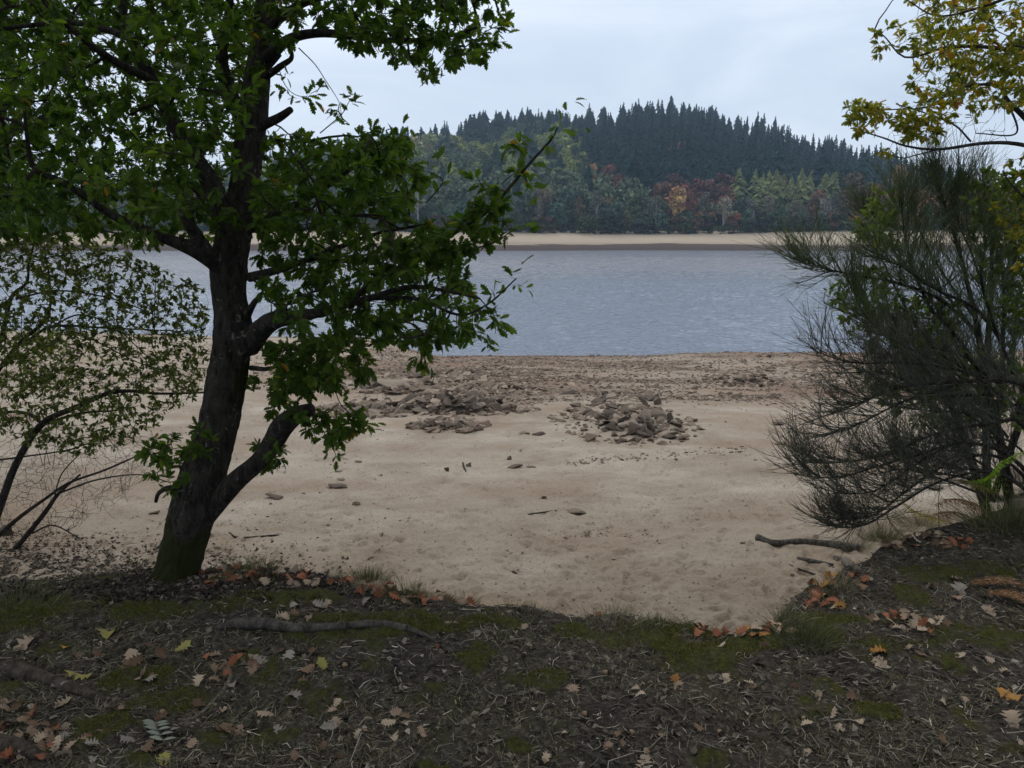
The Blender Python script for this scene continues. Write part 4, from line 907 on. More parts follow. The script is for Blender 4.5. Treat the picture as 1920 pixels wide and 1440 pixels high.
# ------------------------------------------------------------------ the autumn oak at the upper right
def build_autumn_oak():
    Y = 4.2; x0 = at(2230, 900, Y)[0]
    root = thing('oak_tree', (float(x0), Y, gz1(x0, Y)), 'yellowing autumn oak reaching in from the upper right', 'oak')
    T = Tree(31); g = T.g
    z0 = gz1(x0, Y); P = crom([(x0, Y, z0 - .1), (x0 - .05, Y, z0 + 1.2), tuple(at(2180, 200, Y)), tuple(at(2150, -500, Y))], 40); Rr = np.linspace(.14, .07, 40); trunk = limb_obj('trunk', P, Rr, M_BARK, root, 20, .1, 9); T.limb(P[20:], Rr)
    L = [[(2170, 330, Y, 26), (2020, 300, Y, 16), (1920, 272, Y, 12), (1850, 268, Y - .05, 10), (1760, 280, Y - .1, 8), (1700, 274, Y - .12, 6), (1655, 258, Y - .15, 4.5), (1610, 245, Y - .15, 3)],
         [(2160, 100, Y, 24), (2000, 110, Y, 16), (1920, 103, Y, 14), (1870, 90, Y, 11), (1780, 88, Y, 8), (1700, 108, Y - .1, 5), (1660, 70, Y - .1, 3.5), (1640, 55, Y - .1, 2.5)],
         [(2000, 320, Y, 16), (1930, 230, Y, 16), (1890, 190, Y, 13), (1870, 160, Y, 10), (1800, 165, Y, 7), (1740, 200, Y, 5), (1680, 205, Y, 3.5), (1620, 208, Y, 2.5)],
         [(1820, 265, Y, 6), (1790, 235, Y - .05, 5), (1735, 212, Y - .1, 4), (1680, 195, Y - .1, 3)],
         [(1760, 280, Y, 4), (1720, 290, Y, 3.5), (1690, 296, Y, 3), (1650, 282, Y, 2.5)],
         [(2100, -50, Y, 16), (1960, -30, Y, 12), (1850, 10, Y, 8), (1760, 30, Y, 5), (1700, 0, Y, 3)],
         [(2050, 450, Y, 14), (1960, 400, Y + .1, 9), (1900, 350, Y + .1, 6), (1880, 320, Y + .1, 4)],
         [(1890, 190, Y, 6), (1905, 250, Y + .1, 5), (1830, 250, Y + .1, 3)]]
    for i, rows in enumerate(L):
        p, r = trace([(a_, b_, c_, d_ * .62) for a_, b_, c_, d_ in rows], 30); limb_obj('branch', p, r, M_GBARK, trunk, 9, .07, i); T.limb(p, r)
    def tg(poly, n, ya=3.7, yb=4.9): return np.array([at(a, b, g.uniform(ya, yb)) for a, b in poly_sample(poly, n, g)])
    A = [(1680, -40), (2100, -200), (2150, 220), (1920, 215), (1880, 200), (1830, 215), (1800, 200), (1780, 225), (1700, 190), (1700, 150), (1730, 110), (1705, 80), (1720, 30)]
    T.grow(tg(A, 46), .006, .0028, leafy=False)
    T.grow(tg(A, 1000), .0024, .0009, wob=.16)
    T.grow(tg([(1585, 195), (1625, 190), (1680, 200), (1720, 200), (1690, 250), (1650, 245), (1600, 250)], 60, 3.95, 4.2), .0026, .001, wob=.12)
    T.grow(tg([(1700, 215), (1780, 215), (1760, 260), (1690, 265)], 40, 3.95, 4.2), .0026, .001, wob=.12)
    T.grow(tg([(1640, 50), (1665, 40), (1720, 60), (1700, 110), (1640, 110)], 10, 4.0, 4.2), .0026, .001)
    T.grow(tg([(1630, 275), (1665, 285), (1670, 295), (1650, 290)], 3, 4.0, 4.1), .0026, .001)
    T.grow(tg([(1870, 300), (1940, 270), (2000, 350), (1960, 560), (1890, 470), (1860, 380)], 60, 4.0, 4.8), .003, .001)
    T.grow(tg([(1780, 220), (1900, 220), (1900, 260), (1800, 270)], 22), .003, .001, leafy=False, wob=.2)
    link('twigs', T.twigs_mesh('twigs', M_GBARK, 4), root)
    mb = MB(); T.leaves(mb, OAKT, 12, .038, spread=1.2, along=.2, vshift=.10); link('crown', mb.mesh('crown', M_AUT), root)
build_autumn_oak()

# ------------------------------------------------------------------ broom at the right
def whisk(starts, dirs, lens, g, K=5, bend=.5, up=.6, r0=.0016, r1=.0006, wob=.05):
    """batch of thin stems curving upwards"""
    n = len(starts); t = np.linspace(0, 1, K)[None, :, None]; L = lens[:, None, None]; d = unit(dirs)[:, None]
    upv = np.array([0, 0, 1.])[None, None]; side = g.normal(0, wob, (n, 1, 3))
    P = starts[:, None] + L * (d * t + (upv * up * bend + side) * t ** 2)
    return P, np.broadcast_to(np.linspace(r0, r1, K)[None], (n, K)) * (0.7 + .6 * g.random((n, 1)))
def broom(name, label, base, mains, m, seed, sub_n=34, sub_len=(.25, .6), twig_n=8, twig_len=(.08, .24), up=.35, spread=.42, start=.25, leaves=0):
    root = thing(name, tuple(float(v) for v in base), label, 'broom')
    g = np.random.default_rng(seed); sp_, sd_, sl_ = [], [], []
    for i, rows in enumerate(mains):
        p, r = trace([(a_, b_, c_, d_ * .7) for a_, b_, c_, d_ in rows], 30); limb_obj('stem', p, r, M_TWIG, root, 8, .05, i); tan = unit(np.gradient(p, axis=0)); Lm = np.linalg.norm(np.diff(p, axis=0), axis=1).sum()
        n = int(sub_n * max(.4, Lm)); f = start + (1 - start) * g.random(n) ** .8; idx = (f * 29).astype(int)
        sp_.append(p[idx]); a = tan[idx] * 1.0 + g.normal(0, spread, (n, 3)) + np.array([0, 0, up]); sd_.append(unit(a)); sl_.append(g.uniform(*sub_len, n) * (1.15 - .5 * f) * min(1, .55 + Lm * .5))
    s0 = np.concatenate(sp_); d0 = np.concatenate(sd_); l0 = np.concatenate(sl_)
    P, Rr = whisk(s0, d0, l0, g, 7, .35, .6, .0030, .0010, .12)
    mb = MB(); v, q = tubes(P, Rr, 4); mb.add(v, q, var=g.uniform(0, .5, len(P)).repeat(28))
    # fine twigs in near parallel bunches
    n = len(P) * twig_n; k = np.repeat(np.arange(len(P)), twig_n); f = g.uniform(.12, 1, n); fi = f * 6; i0 = np.minimum(fi.astype(int), 5); w = (fi - i0)[:, None]
    S0 = P[k, i0] * (1 - w) + P[k, i0 + 1] * w; T0 = unit(P[k, i0 + 1] - P[k, i0]); D = T0 + g.normal(0, .38, (n, 3)) + np.array([0, 0, .10])
    P2, R2 = whisk(S0, D, g.uniform(*twig_len, n) * (1.15 - .4 * f), g, 5, .3, .5, .0016, .0007, .06)
    v, q = tubes(P2, R2, 3); mb.add(v, q, var=np.clip(g.normal(.5, .25, n), 0, 1).repeat(15))
    m3 = 1; k3 = np.repeat(np.arange(n), m3); j = g.integers(1, 4, n * m3); D3 = unit(P2[k3, j + 1] - P2[k3, j]) + g.normal(0, .34, (n * m3, 3))
    P3, R3 = whisk(P2[k3, j], D3, g.uniform(.03, .10, n * m3), g, 3, .2, .4, .0011, .0006, .04)
    v, q = tubes(P3, R3, 3); mb.add(v, q, var=np.clip(g.normal(.6, .25, n * m3), 0, 1).repeat(9))
    link('foliage', mb.mesh('foliage', m), root); return root
def build_broom():
    Y = 4.7; b = np.array([at(1905, 990, Y)[0], Y, 0]); b[2] = gz1(b[0], Y)
    G = [[(1900, 1000, Y, 30), (1880, 850, Y, 24), (1850, 720, Y, 20), (1830, 600, Y, 14), (1800, 480, Y, 9), (1770, 380, Y, 5), (1752, 320, Y, 3)],
         [(1860, 740, Y, 14), (1800, 640, Y - .1, 11), (1740, 570, Y - .2, 8), (1700, 460, Y - .2, 5), (1690, 370, Y - .2, 3)],
         [(1830, 620, Y, 10), (1760, 560, Y - .2, 9), (1680, 530, Y - .3, 7), (1600, 515, Y - .35, 5), (1530, 500, Y - .4, 3.5), (1470, 478, Y - .4, 2)],
         [(1870, 800, Y, 14), (1880, 650, Y + .2, 11), (1880, 520, Y + .2, 8), (1850, 420, Y + .2, 5), (1830, 350, Y + .2, 3)],
         [(1900, 800, Y, 14), (1940, 640, Y + .1, 10), (1950, 500, Y + .1, 7), (1960, 420, Y + .1, 4)],
         [(1840, 640, Y, 9), (1780, 560, Y + .2, 7), (1700, 500, Y + .3, 5), (1650, 430, Y + .3, 3), (1625, 400, Y + .3, 2)],
         [(1880, 640, Y, 12), (1830, 580, Y - .3, 10), (1750, 540, Y - .4, 7), (1690, 500, Y - .4, 4), (1640, 480, Y - .4, 3)],
         [(1850, 740, Y, 10), (1760, 680, Y - .3, 8), (1680, 640, Y - .4, 6), (1620, 590, Y - .4, 4), (1600, 540, Y - .4, 2.5)],
         [(1900, 700, Y - .2, 10), (1860, 600, Y - .3, 8), (1840, 520, Y - .3, 6), (1850, 450, Y - .3, 3)],
         [(1900, 760, Y, 10), (1820, 700, Y, 8), (1740, 650, Y, 6), (1660, 600, Y, 4)],
         [(1850, 560, Y, 7), (1820, 470, Y - .1, 6), (1790, 400, Y - .1, 4), (1800, 350, Y - .1, 2)],
         [(1830, 600, Y, 7), (1760, 500, Y, 6), (1720, 420, Y, 4), (1715, 370, Y, 2)],
         [(1890, 900, Y + .3, 9), (1800, 840, Y + .3, 7), (1740, 760, Y + .3, 5), (1700, 700, Y + .3, 3)], [(1900, 900, Y + .2, 9), (1850, 800, Y + .3, 7), (1830, 700, Y + .3, 5), (1790, 640, Y + .3, 3)],
         [(1930, 900, Y + .2, 9), (1930, 780, Y + .2, 7), (1900, 690, Y + .2, 5), (1900, 620, Y + .2, 3)], [(1900, 950, Y, 9), (1820, 900, Y, 7), (1740, 880, Y - .1, 5), (1680, 830, Y - .1, 3)],
         [(1960, 800, Y + .4, 9), (1930, 650, Y + .4, 7), (1890, 540, Y + .4, 5), (1900, 440, Y + .4, 3)], [(1890, 820, Y + .3, 8), (1820, 740, Y + .3, 6), (1760, 720, Y + .3, 5), (1690, 640, Y + .3, 3)]]
    broom('broom_bush', 'tall dark green broom with upright rushy shoots at the right', b, G, M_BROOM, 41, sub_n=50, sub_len=(.12, .32), twig_n=6, up=.4, spread=.55, start=.2)
    b2 = np.array([at(1990, 960, Y - .2)[0], Y - .2, 0]); b2[2] = gz1(b2[0], b2[1]); Z = Y - .45
    D = [[(1990, 980, Z, 26), (1960, 760, Z, 16), (1920, 722, Z, 12), (1863, 714, Z, 10), (1763, 718, Z - .05, 8), (1680, 728, Z - .1, 7), (1613, 755, Z - .12, 5), (1513, 792, Z - .15, 3)],
         [(1990, 960, Z, 20), (1920, 800, Z, 12), (1860, 795, Z, 9), (1760, 812, Z - .1, 7), (1650, 855, Z - .15, 5), (1560, 868, Z - .2, 4), (1500, 866, Z - .2, 2.5)],
         [(1990, 970, Z, 14), (1900, 860, Z, 12), (1810, 830, Z - .1, 9), (1730, 850, Z - .2, 7), (1660, 870, Z - .25, 5), (1570, 895, Z - .3, 4), (1490, 890, Z - .3, 2.5)],
         [(1900, 850, Z, 9), (1800, 830, Z, 7), (1720, 870, Z - .25, 6), (1640, 920, Z - .35, 5), (1560, 925, Z - .4, 3)],
         [(1990, 975, Z, 12), (1880, 860, Z, 9), (1780, 870, Z, 7), (1700, 920, Z - .3, 6), (1640, 965, Z - .35, 5), (1570, 975, Z - .4, 3)],
         [(1990, 985, Z, 12), (1880, 890, Z, 9), (1770, 900, Z - .2, 7), (1680, 950, Z - .3, 6), (1620, 985, Z - .35, 4), (1560, 990, Z - .4, 2.5)],
         [(1880, 720, Z, 8), (1780, 690, Z, 7), (1690, 680, Z - .1, 5), (1600, 680, Z - .15, 4), (1530, 660, Z - .2, 2.5)],
         [(1860, 740, Z, 8), (1760, 740, Z + .1, 6), (1660, 700, Z + .1, 5), (1570, 700, Z, 3)],
         [(1800, 720, Z, 7), (1700, 750, Z - .2, 6), (1620, 790, Z - .2, 4), (1540, 820, Z - .2, 2.5)],
         [(1870, 690, Z + .2, 8), (1780, 660, Z + .2, 7), (1700, 640, Z + .2, 5), (1620, 620, Z + .2, 3)],
         [(1900, 850, Z + .1, 8), (1820, 780, Z + .1, 7), (1740, 770, Z + .1, 5), (1660, 760, Z + .1, 3)],
         [(1980, 970, Z + .3, 9), (1900, 900, Z + .3, 7), (1830, 880, Z + .3, 5), (1760, 890, Z + .3, 3)], [(1980, 960, Z + .4, 9), (1920, 850, Z + .4, 7), (1860, 820, Z + .4, 5), (1800, 850, Z + .4, 3)], [(1990, 900, Z + .5, 9), (1930, 780, Z + .5, 7), (1880, 760, Z + .5, 5), (1820, 790, Z + .5, 3)],
         [(1850, 930, Z, 7), (1770, 900, Z, 6), (1700, 880, Z, 4), (1640, 890, Z, 3)]]
    broom('dark_broom_bush', 'blackish half dead broom sweeping low over the sand below the green broom', b2, D, M_DBROOM, 42, sub_n=42, sub_len=(.14, .33), twig_n=6, up=.4, spread=.5, start=.18)
    # leafy sallow growing through and behind
    Ys = 5.0; xs = at(1850, 900, Ys)[0]; root = thing('sallow_bush', (float(xs), Ys, gz1(xs, Ys)), 'pale green leafy sallow growing behind and through the broom', 'shrub')
    T = Tree(43); g = T.g
    for i, rows in enumerate([[(1850, 960, Ys, 18), (1800, 800, Ys, 14), (1740, 680, Ys, 10), (1680, 600, Ys, 7), (1600, 590, Ys, 4), (1545, 568, Ys, 2)], [(1850, 940, Ys, 16), (1850, 700, Ys, 12), (1860, 500, Ys, 8), (1850, 380, Ys, 4)], [(1860, 940, Ys, 14), (1940, 700, Ys, 12), (1950, 500, Ys, 7), (1900, 360, Ys, 4)], [(1800, 800, Ys, 9), (1720, 740, Ys, 6), (1640, 720, Ys, 4)], [(1780, 700, Ys, 8), (1700, 580, Ys, 5), (1630, 440, Ys, 3), (1590, 400, Ys, 2)]]):
        p, r = trace(rows, 24); limb_obj('stem', p, r, M_TWIG, root, 8, .05, i); T.limb(p, r)
    def tg(poly, n): return np.array([at(a, b_, g.uniform(4.35, 5.5)) for a, b_ in poly_sample(poly, n, g)])
    T.grow(tg([(1550, 540), (1640, 500), (1700, 560), (1800, 560), (1800, 700), (1660, 680), (1600, 640)], 260), .0028, .001)
    T.grow(tg([(1800, 330), (1990, 310), (1990, 620), (1860, 620), (1830, 480)], 420), .003, .001)
    T.grow(tg([(1640, 350), (1680, 350), (1680, 470), (1600, 440)], 90), .003, .001)
    T.grow(tg([(1600, 700), (1900, 640), (1950, 800), (1700, 800)], 220), .003, .001)
    link('twigs', T.twigs_mesh('twigs', M_TWIG, 4), root); mb = MB(); T.leaves(mb, [ELL], 7.5, .05, spread=1.2); link('crown', mb.mesh('crown', M_LIM), root)
build_broom()

# ------------------------------------------------------------------ stones
import bmesh
def stone_mesh(seed, flat=.55, npts=16, m=M_STONE, nm='stone', bev=True):
    g = np.random.default_rng(seed); bm = bmesh.new(); p = unit(g.normal(0, 1, (npts, 3))) * g.uniform(.75, 1.05, (npts, 1)) * np.array([1, g.uniform(.6, .85), flat])
    for v in p: bm.verts.new(v)
    r = bmesh.ops.convex_hull(bm, input=bm.verts[:]); bmesh.ops.delete(bm, geom=[e for e in r['geom_interior'] if isinstance(e, bmesh.types.BMVert)], context='VERTS')
    bmesh.ops.dissolve_limit(bm, angle_limit=R(14), verts=bm.verts[:], edges=bm.edges[:])
    if bev:
        bmesh.ops.bevel(bm, geom=bm.edges[:], offset=.035, segments=1, affect='EDGES', clamp_overlap=True)
    bmesh.ops.triangulate(bm, faces=bm.faces[:])
    me = bpy.data.meshes.new(nm); bm.to_mesh(me); bm.free(); me.materials.append(m)
    for f in me.polygons: f.use_smooth = False
    return me
STM = [stone_mesh(s, [.4, .5, .3, .6, .28, .45, .7, .35][s % 8], 11 + s % 5) for s in range(12)]
SLAB = [stone_mesh(50 + s, [.22, .16, .28, .2][s], 18, nm='flat_stone') for s in range(4)]
NST = [0]
def stone(x, y, size, label, group=None, slab=False, tilt=.35, sink=.25, zoff=0.0, sc=None, rz=None, me=None, mats=None):
    i = int(RNG.integers(len(SLAB if slab else STM))); me = me or (SLAB if slab else STM)[i]
    o = link('flat_stone' if slab else 'stone', me); h = size * (.2 if slab else .5)
    o.location = (x, y, gz1(x, y) + h * (1 - 2 * sink) + zoff); o.rotation_euler = (RNG.normal(0, tilt), RNG.normal(0, tilt), rz if rz is not None else RNG.uniform(0, 6.28))
    s_ = size * np.array(sc if sc is not None else RNG.uniform(.8, 1.2, 3)); o.scale = tuple(s_)
    tag(o, label, 'stone', group); NST[0] += 1; return o
def pxs(w_, y): return w_ * y / FPX / 2
def heap(x0, x1, yb, yt, n, smin, smax, group, labels, g, layers=1.0, deep=1.0):
    """stones spread over a mound: picture width x0..x1, from its foot yb to its crown yt"""
    c = ground_at((x0 + x1) / 2, yb); k = 0
    while k < n:
        px = g.uniform(x0, x1); py = g.uniform(yt, yb); p = ground_at(px, py)
        s_ = pxs(g.uniform(smin, smax), p[1]); u = (px - (x0 + x1) / 2) / ((x1 - x0) / 2); v = (py - (yt + yb) / 2) / ((yb - yt) / 2)
        if u * u + v * v * .8 > 1.15: continue
        stone(p[0], p[1], s_, labels[0] if v > .35 else (labels[1] if v > -.35 else labels[2]), group, slab=g.random() < .5, tilt=.34, sink=.22, zoff=s_ * g.uniform(0, .24) * layers * (1 - min(1, u * u)))
        k += 1
g9 = np.random.default_rng(9)
LW = ('grey brown stone in the front row of the long wall-like heap', 'grey brown stone in the middle of the long wall-like heap', 'grey brown stone on top of the long wall-like heap')
for (x0, x1, yb, yt, n, a, b) in [(640, 760, 786, 752, 40, 18, 40), (750, 960, 778, 748, 56, 22, 46)]:
    heap(x0, x1, yb, yt, n, a, b, 'stones of the long wall-like heap left of centre', LW, g9, 1.2)
heap(785, 880, 806, 782, 20, 18, 40, 'stones of the small heap in front of the long one', ('stone at the foot of the small heap before the long heap',) * 2 + ('stone on top of the small heap before the long heap',), g9)
RW = ('flat grey stone at the front foot of the big right heap', 'grey stone on the middle of the big right heap', 'dark stone near the crown of the big right heap')
heap(1120, 1275, 822, 780, 62, 18, 44, 'stones of the big right heap', RW, g9, 1.4); heap(1092, 1240, 795, 738, 50, 16, 40, 'stones of the big right heap', RW, g9, 1.2)
heap(1335, 1468, 726, 702, 30, 9, 26, 'stones of the low far heap', ('dark stone in the low heap near the broom tips, further back',) * 3, g9)
for (px, py, w_, slab, lb) in [
    (925, 772, 44, False, 'large dark blocky boulder at the right end of the long heap'), (948, 768, 34, False, 'second dark boulder, right of the largest one at the end of the long heap'),
    (858, 758, 36, False, 'pale brown boulder on top of the long heap'), (765, 770, 32, False, 'squat dark boulder at the front of the long heap'), (800, 775, 60, True, 'long flat slab at the front of the long heap'),
    (812, 798, 30, False, 'rounded brown boulder at the left of the small heap'), (862, 806, 36, False, 'pale wedge shaped stone at the right foot of the small heap'),
    (1070, 738, 40, True, 'single dark flat stone between the two big heaps'), (1128, 742, 34, False, 'reddish brown rock crowning the big right heap'), (1150, 738, 60, True, 'wide grey slab at the back of the big right heap'),
    (1462, 796, 36, True, 'dark lone log-shaped stone on the sand near the broom tips'), (1462, 834, 30, True, 'flat pale stone on the sand left of the broom'),
    (1080, 963, 44, True, 'dark flat stone alone in the middle of the sand'), (514, 934, 52, True, 'smooth grey boulder on the sand right of the leaning trunk'), (634, 914, 44, True, 'flat dark slab lying right of the broken lower limb'),
    (8, 1006, 52, False, 'dark rounded rock at the left edge of the sand'), (290, 964, 34, True, 'small dark stone just left of the oak trunk'), (838, 884, 16, False, 'small rounded stone left of the sprouting twig'), (955, 862, 16, False, 'brown pebble-sized stone above the sand centre'),
    (965, 878, 34, True, 'flat broken stone in the sand below the gap between heaps'), (995, 877, 22, True, 'little flat stone beside the broken flat stone'), (672, 867, 22, True, 'small brown stone between the oak sprouts and the heap'), (668, 948, 18, False, 'dark lump on the sand under the flat slab'),
    (635, 884, 22, True, 'thin dark stone above the flat slab'), (640, 900, 20, True, 'thin stone just above the flat slab'), (880, 876, 16, False, 'small stone right of the sprouting twig'), (1010, 815, 30, True, 'thin pale slab in front of the gap between heaps'), (983, 814, 24, True, 'thin slab left of the pale one before the gap'),
    (1255, 822, 34, True, 'dark tilted slab at the right foot of the big right heap'), (1165, 828, 36, True, 'flat stone foremost before the big right heap'), (1195, 826, 26, True, 'second flat stone foremost before the big right heap'), (1005, 750, 14, False, 'small stone in the gap between the heaps'),
    (1040, 787, 18, True, 'small flat stone in the reddish gap between heaps'), (775, 802, 18, False, 'lone low stone left of the small heap'), (1020, 935, 12, False, 'tiny dark stone on the sand above the flat middle one'), (785, 708, 60, True, 'long grey slab on the far stony mound'), (735, 725, 90, True, 'widest slab at the left foot of the far stony mound'),
    (690, 728, 40, True, 'slab left of the widest one at the foot of the far mound'), (880, 745, 30, True, 'flat pale stone behind the crown of the long heap')]:
    p = ground_at(px, py); stone(p[0], p[1], pxs(w_, p[1]) * 1.05, lb, None, slab, tilt=.12, sink=.2, sc=(1, .8, 1.2), rz=RNG.normal(0, .35))
for (px, py, w_, hh) in [(1720, 900, 60, 1), (1765, 898, 70, 1), (1700, 912, 46, 1), (1752, 915, 50, 1), (1800, 905, 40, 1), (1730, 884, 50, 1), (1830, 915, 70, 2), (1875, 935, 80, 2), (1900, 905, 70, 2), (1850, 895, 60, 2), (1915, 950, 60, 2)]:
    p = ground_at(px, py); o = stone(p[0], p[1], pxs(w_, p[1]), 'flat grey slab among the stones under the broom' if hh == 1 else 'dark rock under the green fern at the foot of the bank', 'grey slabs under the broom' if hh == 1 else 'dark rocks under the green fern', hh == 1, tilt=.1)
print('stones', NST[0])
def rubble():
    """shingle: thousands of small slabs covering the upper strand"""
    g = np.random.default_rng(12); mb = MB(); tm = [stone_mesh(80 + s, [.25, .4, .3, .5, .2][s], 11, M_RUBBLE, 'r', bev=False) for s in range(5)]
    def scat(x, y, sz, lo=.2, sink=.1):
        z = gz(x, y); k = g.integers(0, 5, len(x))
        for i, me in enumerate(tm):
            e = k == i; n = e.sum()
            if n == 0: continue
            tv = np.array([v.co[:] for v in me.vertices]); tt = np.array([p.vertices[:] for p in me.polygons])
            X, up = rand_rot(n, .28); M = frames(X, up, sz[e]); stamp(mb, tv, None, tt, M, np.stack([x[e], y[e], z[e] + sz[e] * .12], -1), g.random(n), smooth=False)
    # strand shingle
    n = 120000; y = g.uniform(14.5, 37.5, n); x = g.uniform(-.75, .62, n) * y; keep = g.random(n) < stony(x, y) * (0.16 + .84 * sstep(.40, .6, fbm(x * .8, y * 1.4, 91, 3))); x, y = x[keep], y[keep]
    scat(x, y, np.clip(g.lognormal(-3.2, .5, len(x)), .018, .22))
    # far stony mound, left of centre
    px = g.normal(820, 90, 900); py = g.uniform(692, 740, 900); P = np.array([ground_at(a, b) for a, b in zip(px, py)]); scat(P[:, 0], P[:, 1], np.clip(g.lognormal(-2.2, .4, 900), .05, .3))
    # around and under the heaps
    for (x0, y0, rx, ry, h) in PILES:
        n = 420; a = g.uniform(0, 6.28, n); r = g.random(n) ** .6 * 1.35; scat(x0 + rx * r * np.cos(a), y0 + ry * r * np.sin(a), np.clip(g.lognormal(-2.55, .45, n), .03, .2))
    # pebbles scattered over the sand
    n = 2600; y = 5 + 13 * g.random(n) ** .8; x = g.uniform(-.8, .62, n) * y; e = (bank_mask(x, y) < .05) & (fbm(x * .5, y * .8, 94, 3) > .42); x, y = x[e], y[e]; scat(x, y, np.clip(g.lognormal(-4.3, .5, len(x)), .006, .04))
    # line of pebbles across the sand
    px = g.uniform(1060, 1400, 260); py = 868 - (px - 1060) * .07 + g.normal(0, 4, 260); P = np.array([ground_at(a, b) for a, b in zip(px, py)]); scat(P[:, 0], P[:, 1], np.clip(g.lognormal(-3.9, .4, 260), .01, .05))
    px = g.normal(1120, 50, 220); py = 998 + g.normal(0, 6, 220); P = np.array([ground_at(a, b) for a, b in zip(px, py)]); scat(P[:, 0], P[:, 1], np.clip(g.lognormal(-4.8, .4, 220), .006, .02))
    print('rubble', mb.n)
    tag(link('shingle', mb.mesh('shingle', M_RUBBLE)), 'stony shingle of small flat fragments spread over the strand', kind='stuff')
rubble()

# ------------------------------------------------------------------ forest floor
def leaf_obj_mesh(nm, seed, m, curl, droop):
    tv, tq, _ = oak_leaf(curl, droop, seed=seed, fat=1.55); tv[:, 0] -= .5
    tv[:, 2] += .10 * np.sin(tv[:, 0] * 5 + seed) + .10
    mb = MB(); mb.add(tv, tq, var=.5, smooth=True); return mb.mesh(nm, m)
def fallen_mat(name, a, b):
    m, t, o = mat(name); oi = t.nodes.new('ShaderNodeObjectInfo'); n = noise(t, 6, 4, .6)
    f = math2(t, 'ADD', math2(t, 'MULTIPLY', oi.outputs['Random'], .6), math2(t, 'MULTIPLY', n, .5)); c = ramp(t, f, [(0.15, a), (0.85, b)]); bsdf(t, o, c, .85, .2); return m
LC = {'rust red': ((0.10, 0.036, 0.02), (0.25, 0.10, 0.055)), 'brown': ((0.065, 0.042, 0.028), (0.16, 0.105, 0.07)), 'pale tan': ((0.22, 0.17, 0.125), (0.36, 0.29, 0.22)), 'grey': ((0.14, 0.125, 0.11), (0.26, 0.235, 0.21)),
      'yellow green': ((0.20, 0.19, 0.06), (0.33, 0.30, 0.10)), 'pinkish tan': ((0.16, 0.11, 0.078), (0.29, 0.215, 0.16)), 'orange': ((0.24, 0.11, 0.03), (0.34, 0.19, 0.06))}
LMS = {k: [leaf_obj_mesh('fallen_leaf', 5 + i * 3 + j, fallen_mat('fallen_leaf_' + k.replace(' ', '_'), *v), [.5, -.35, .2, .7][j], [.3, -.2, .1, .5][j]) for j in range(4)] for i, (k, v) in enumerate(LC.items())}
NL = [0]
def fallen(px, py, size, colour, where, label=None, zoff=0.0, tilt=.28, rz=None):
    p = ground_at(px, py)
    o = link('fallen_leaf', LMS[colour][int(RNG.integers(4))], loc=(p[0], p[1], p[2] + .004 + zoff)); o.rotation_euler = (RNG.normal(0, tilt), RNG.normal(0, tilt), rz if rz is not None else RNG.uniform(0, 6.28))
    s_ = size * p[1] / FPX; o.scale = (s_, s_, s_ * RNG.uniform(.6, 1.3))
    tag(o, label or '%s fallen oak leaf %s' % (colour, where), 'leaf', None if label else '%s leaves %s' % (colour, where)); NL[0] += 1
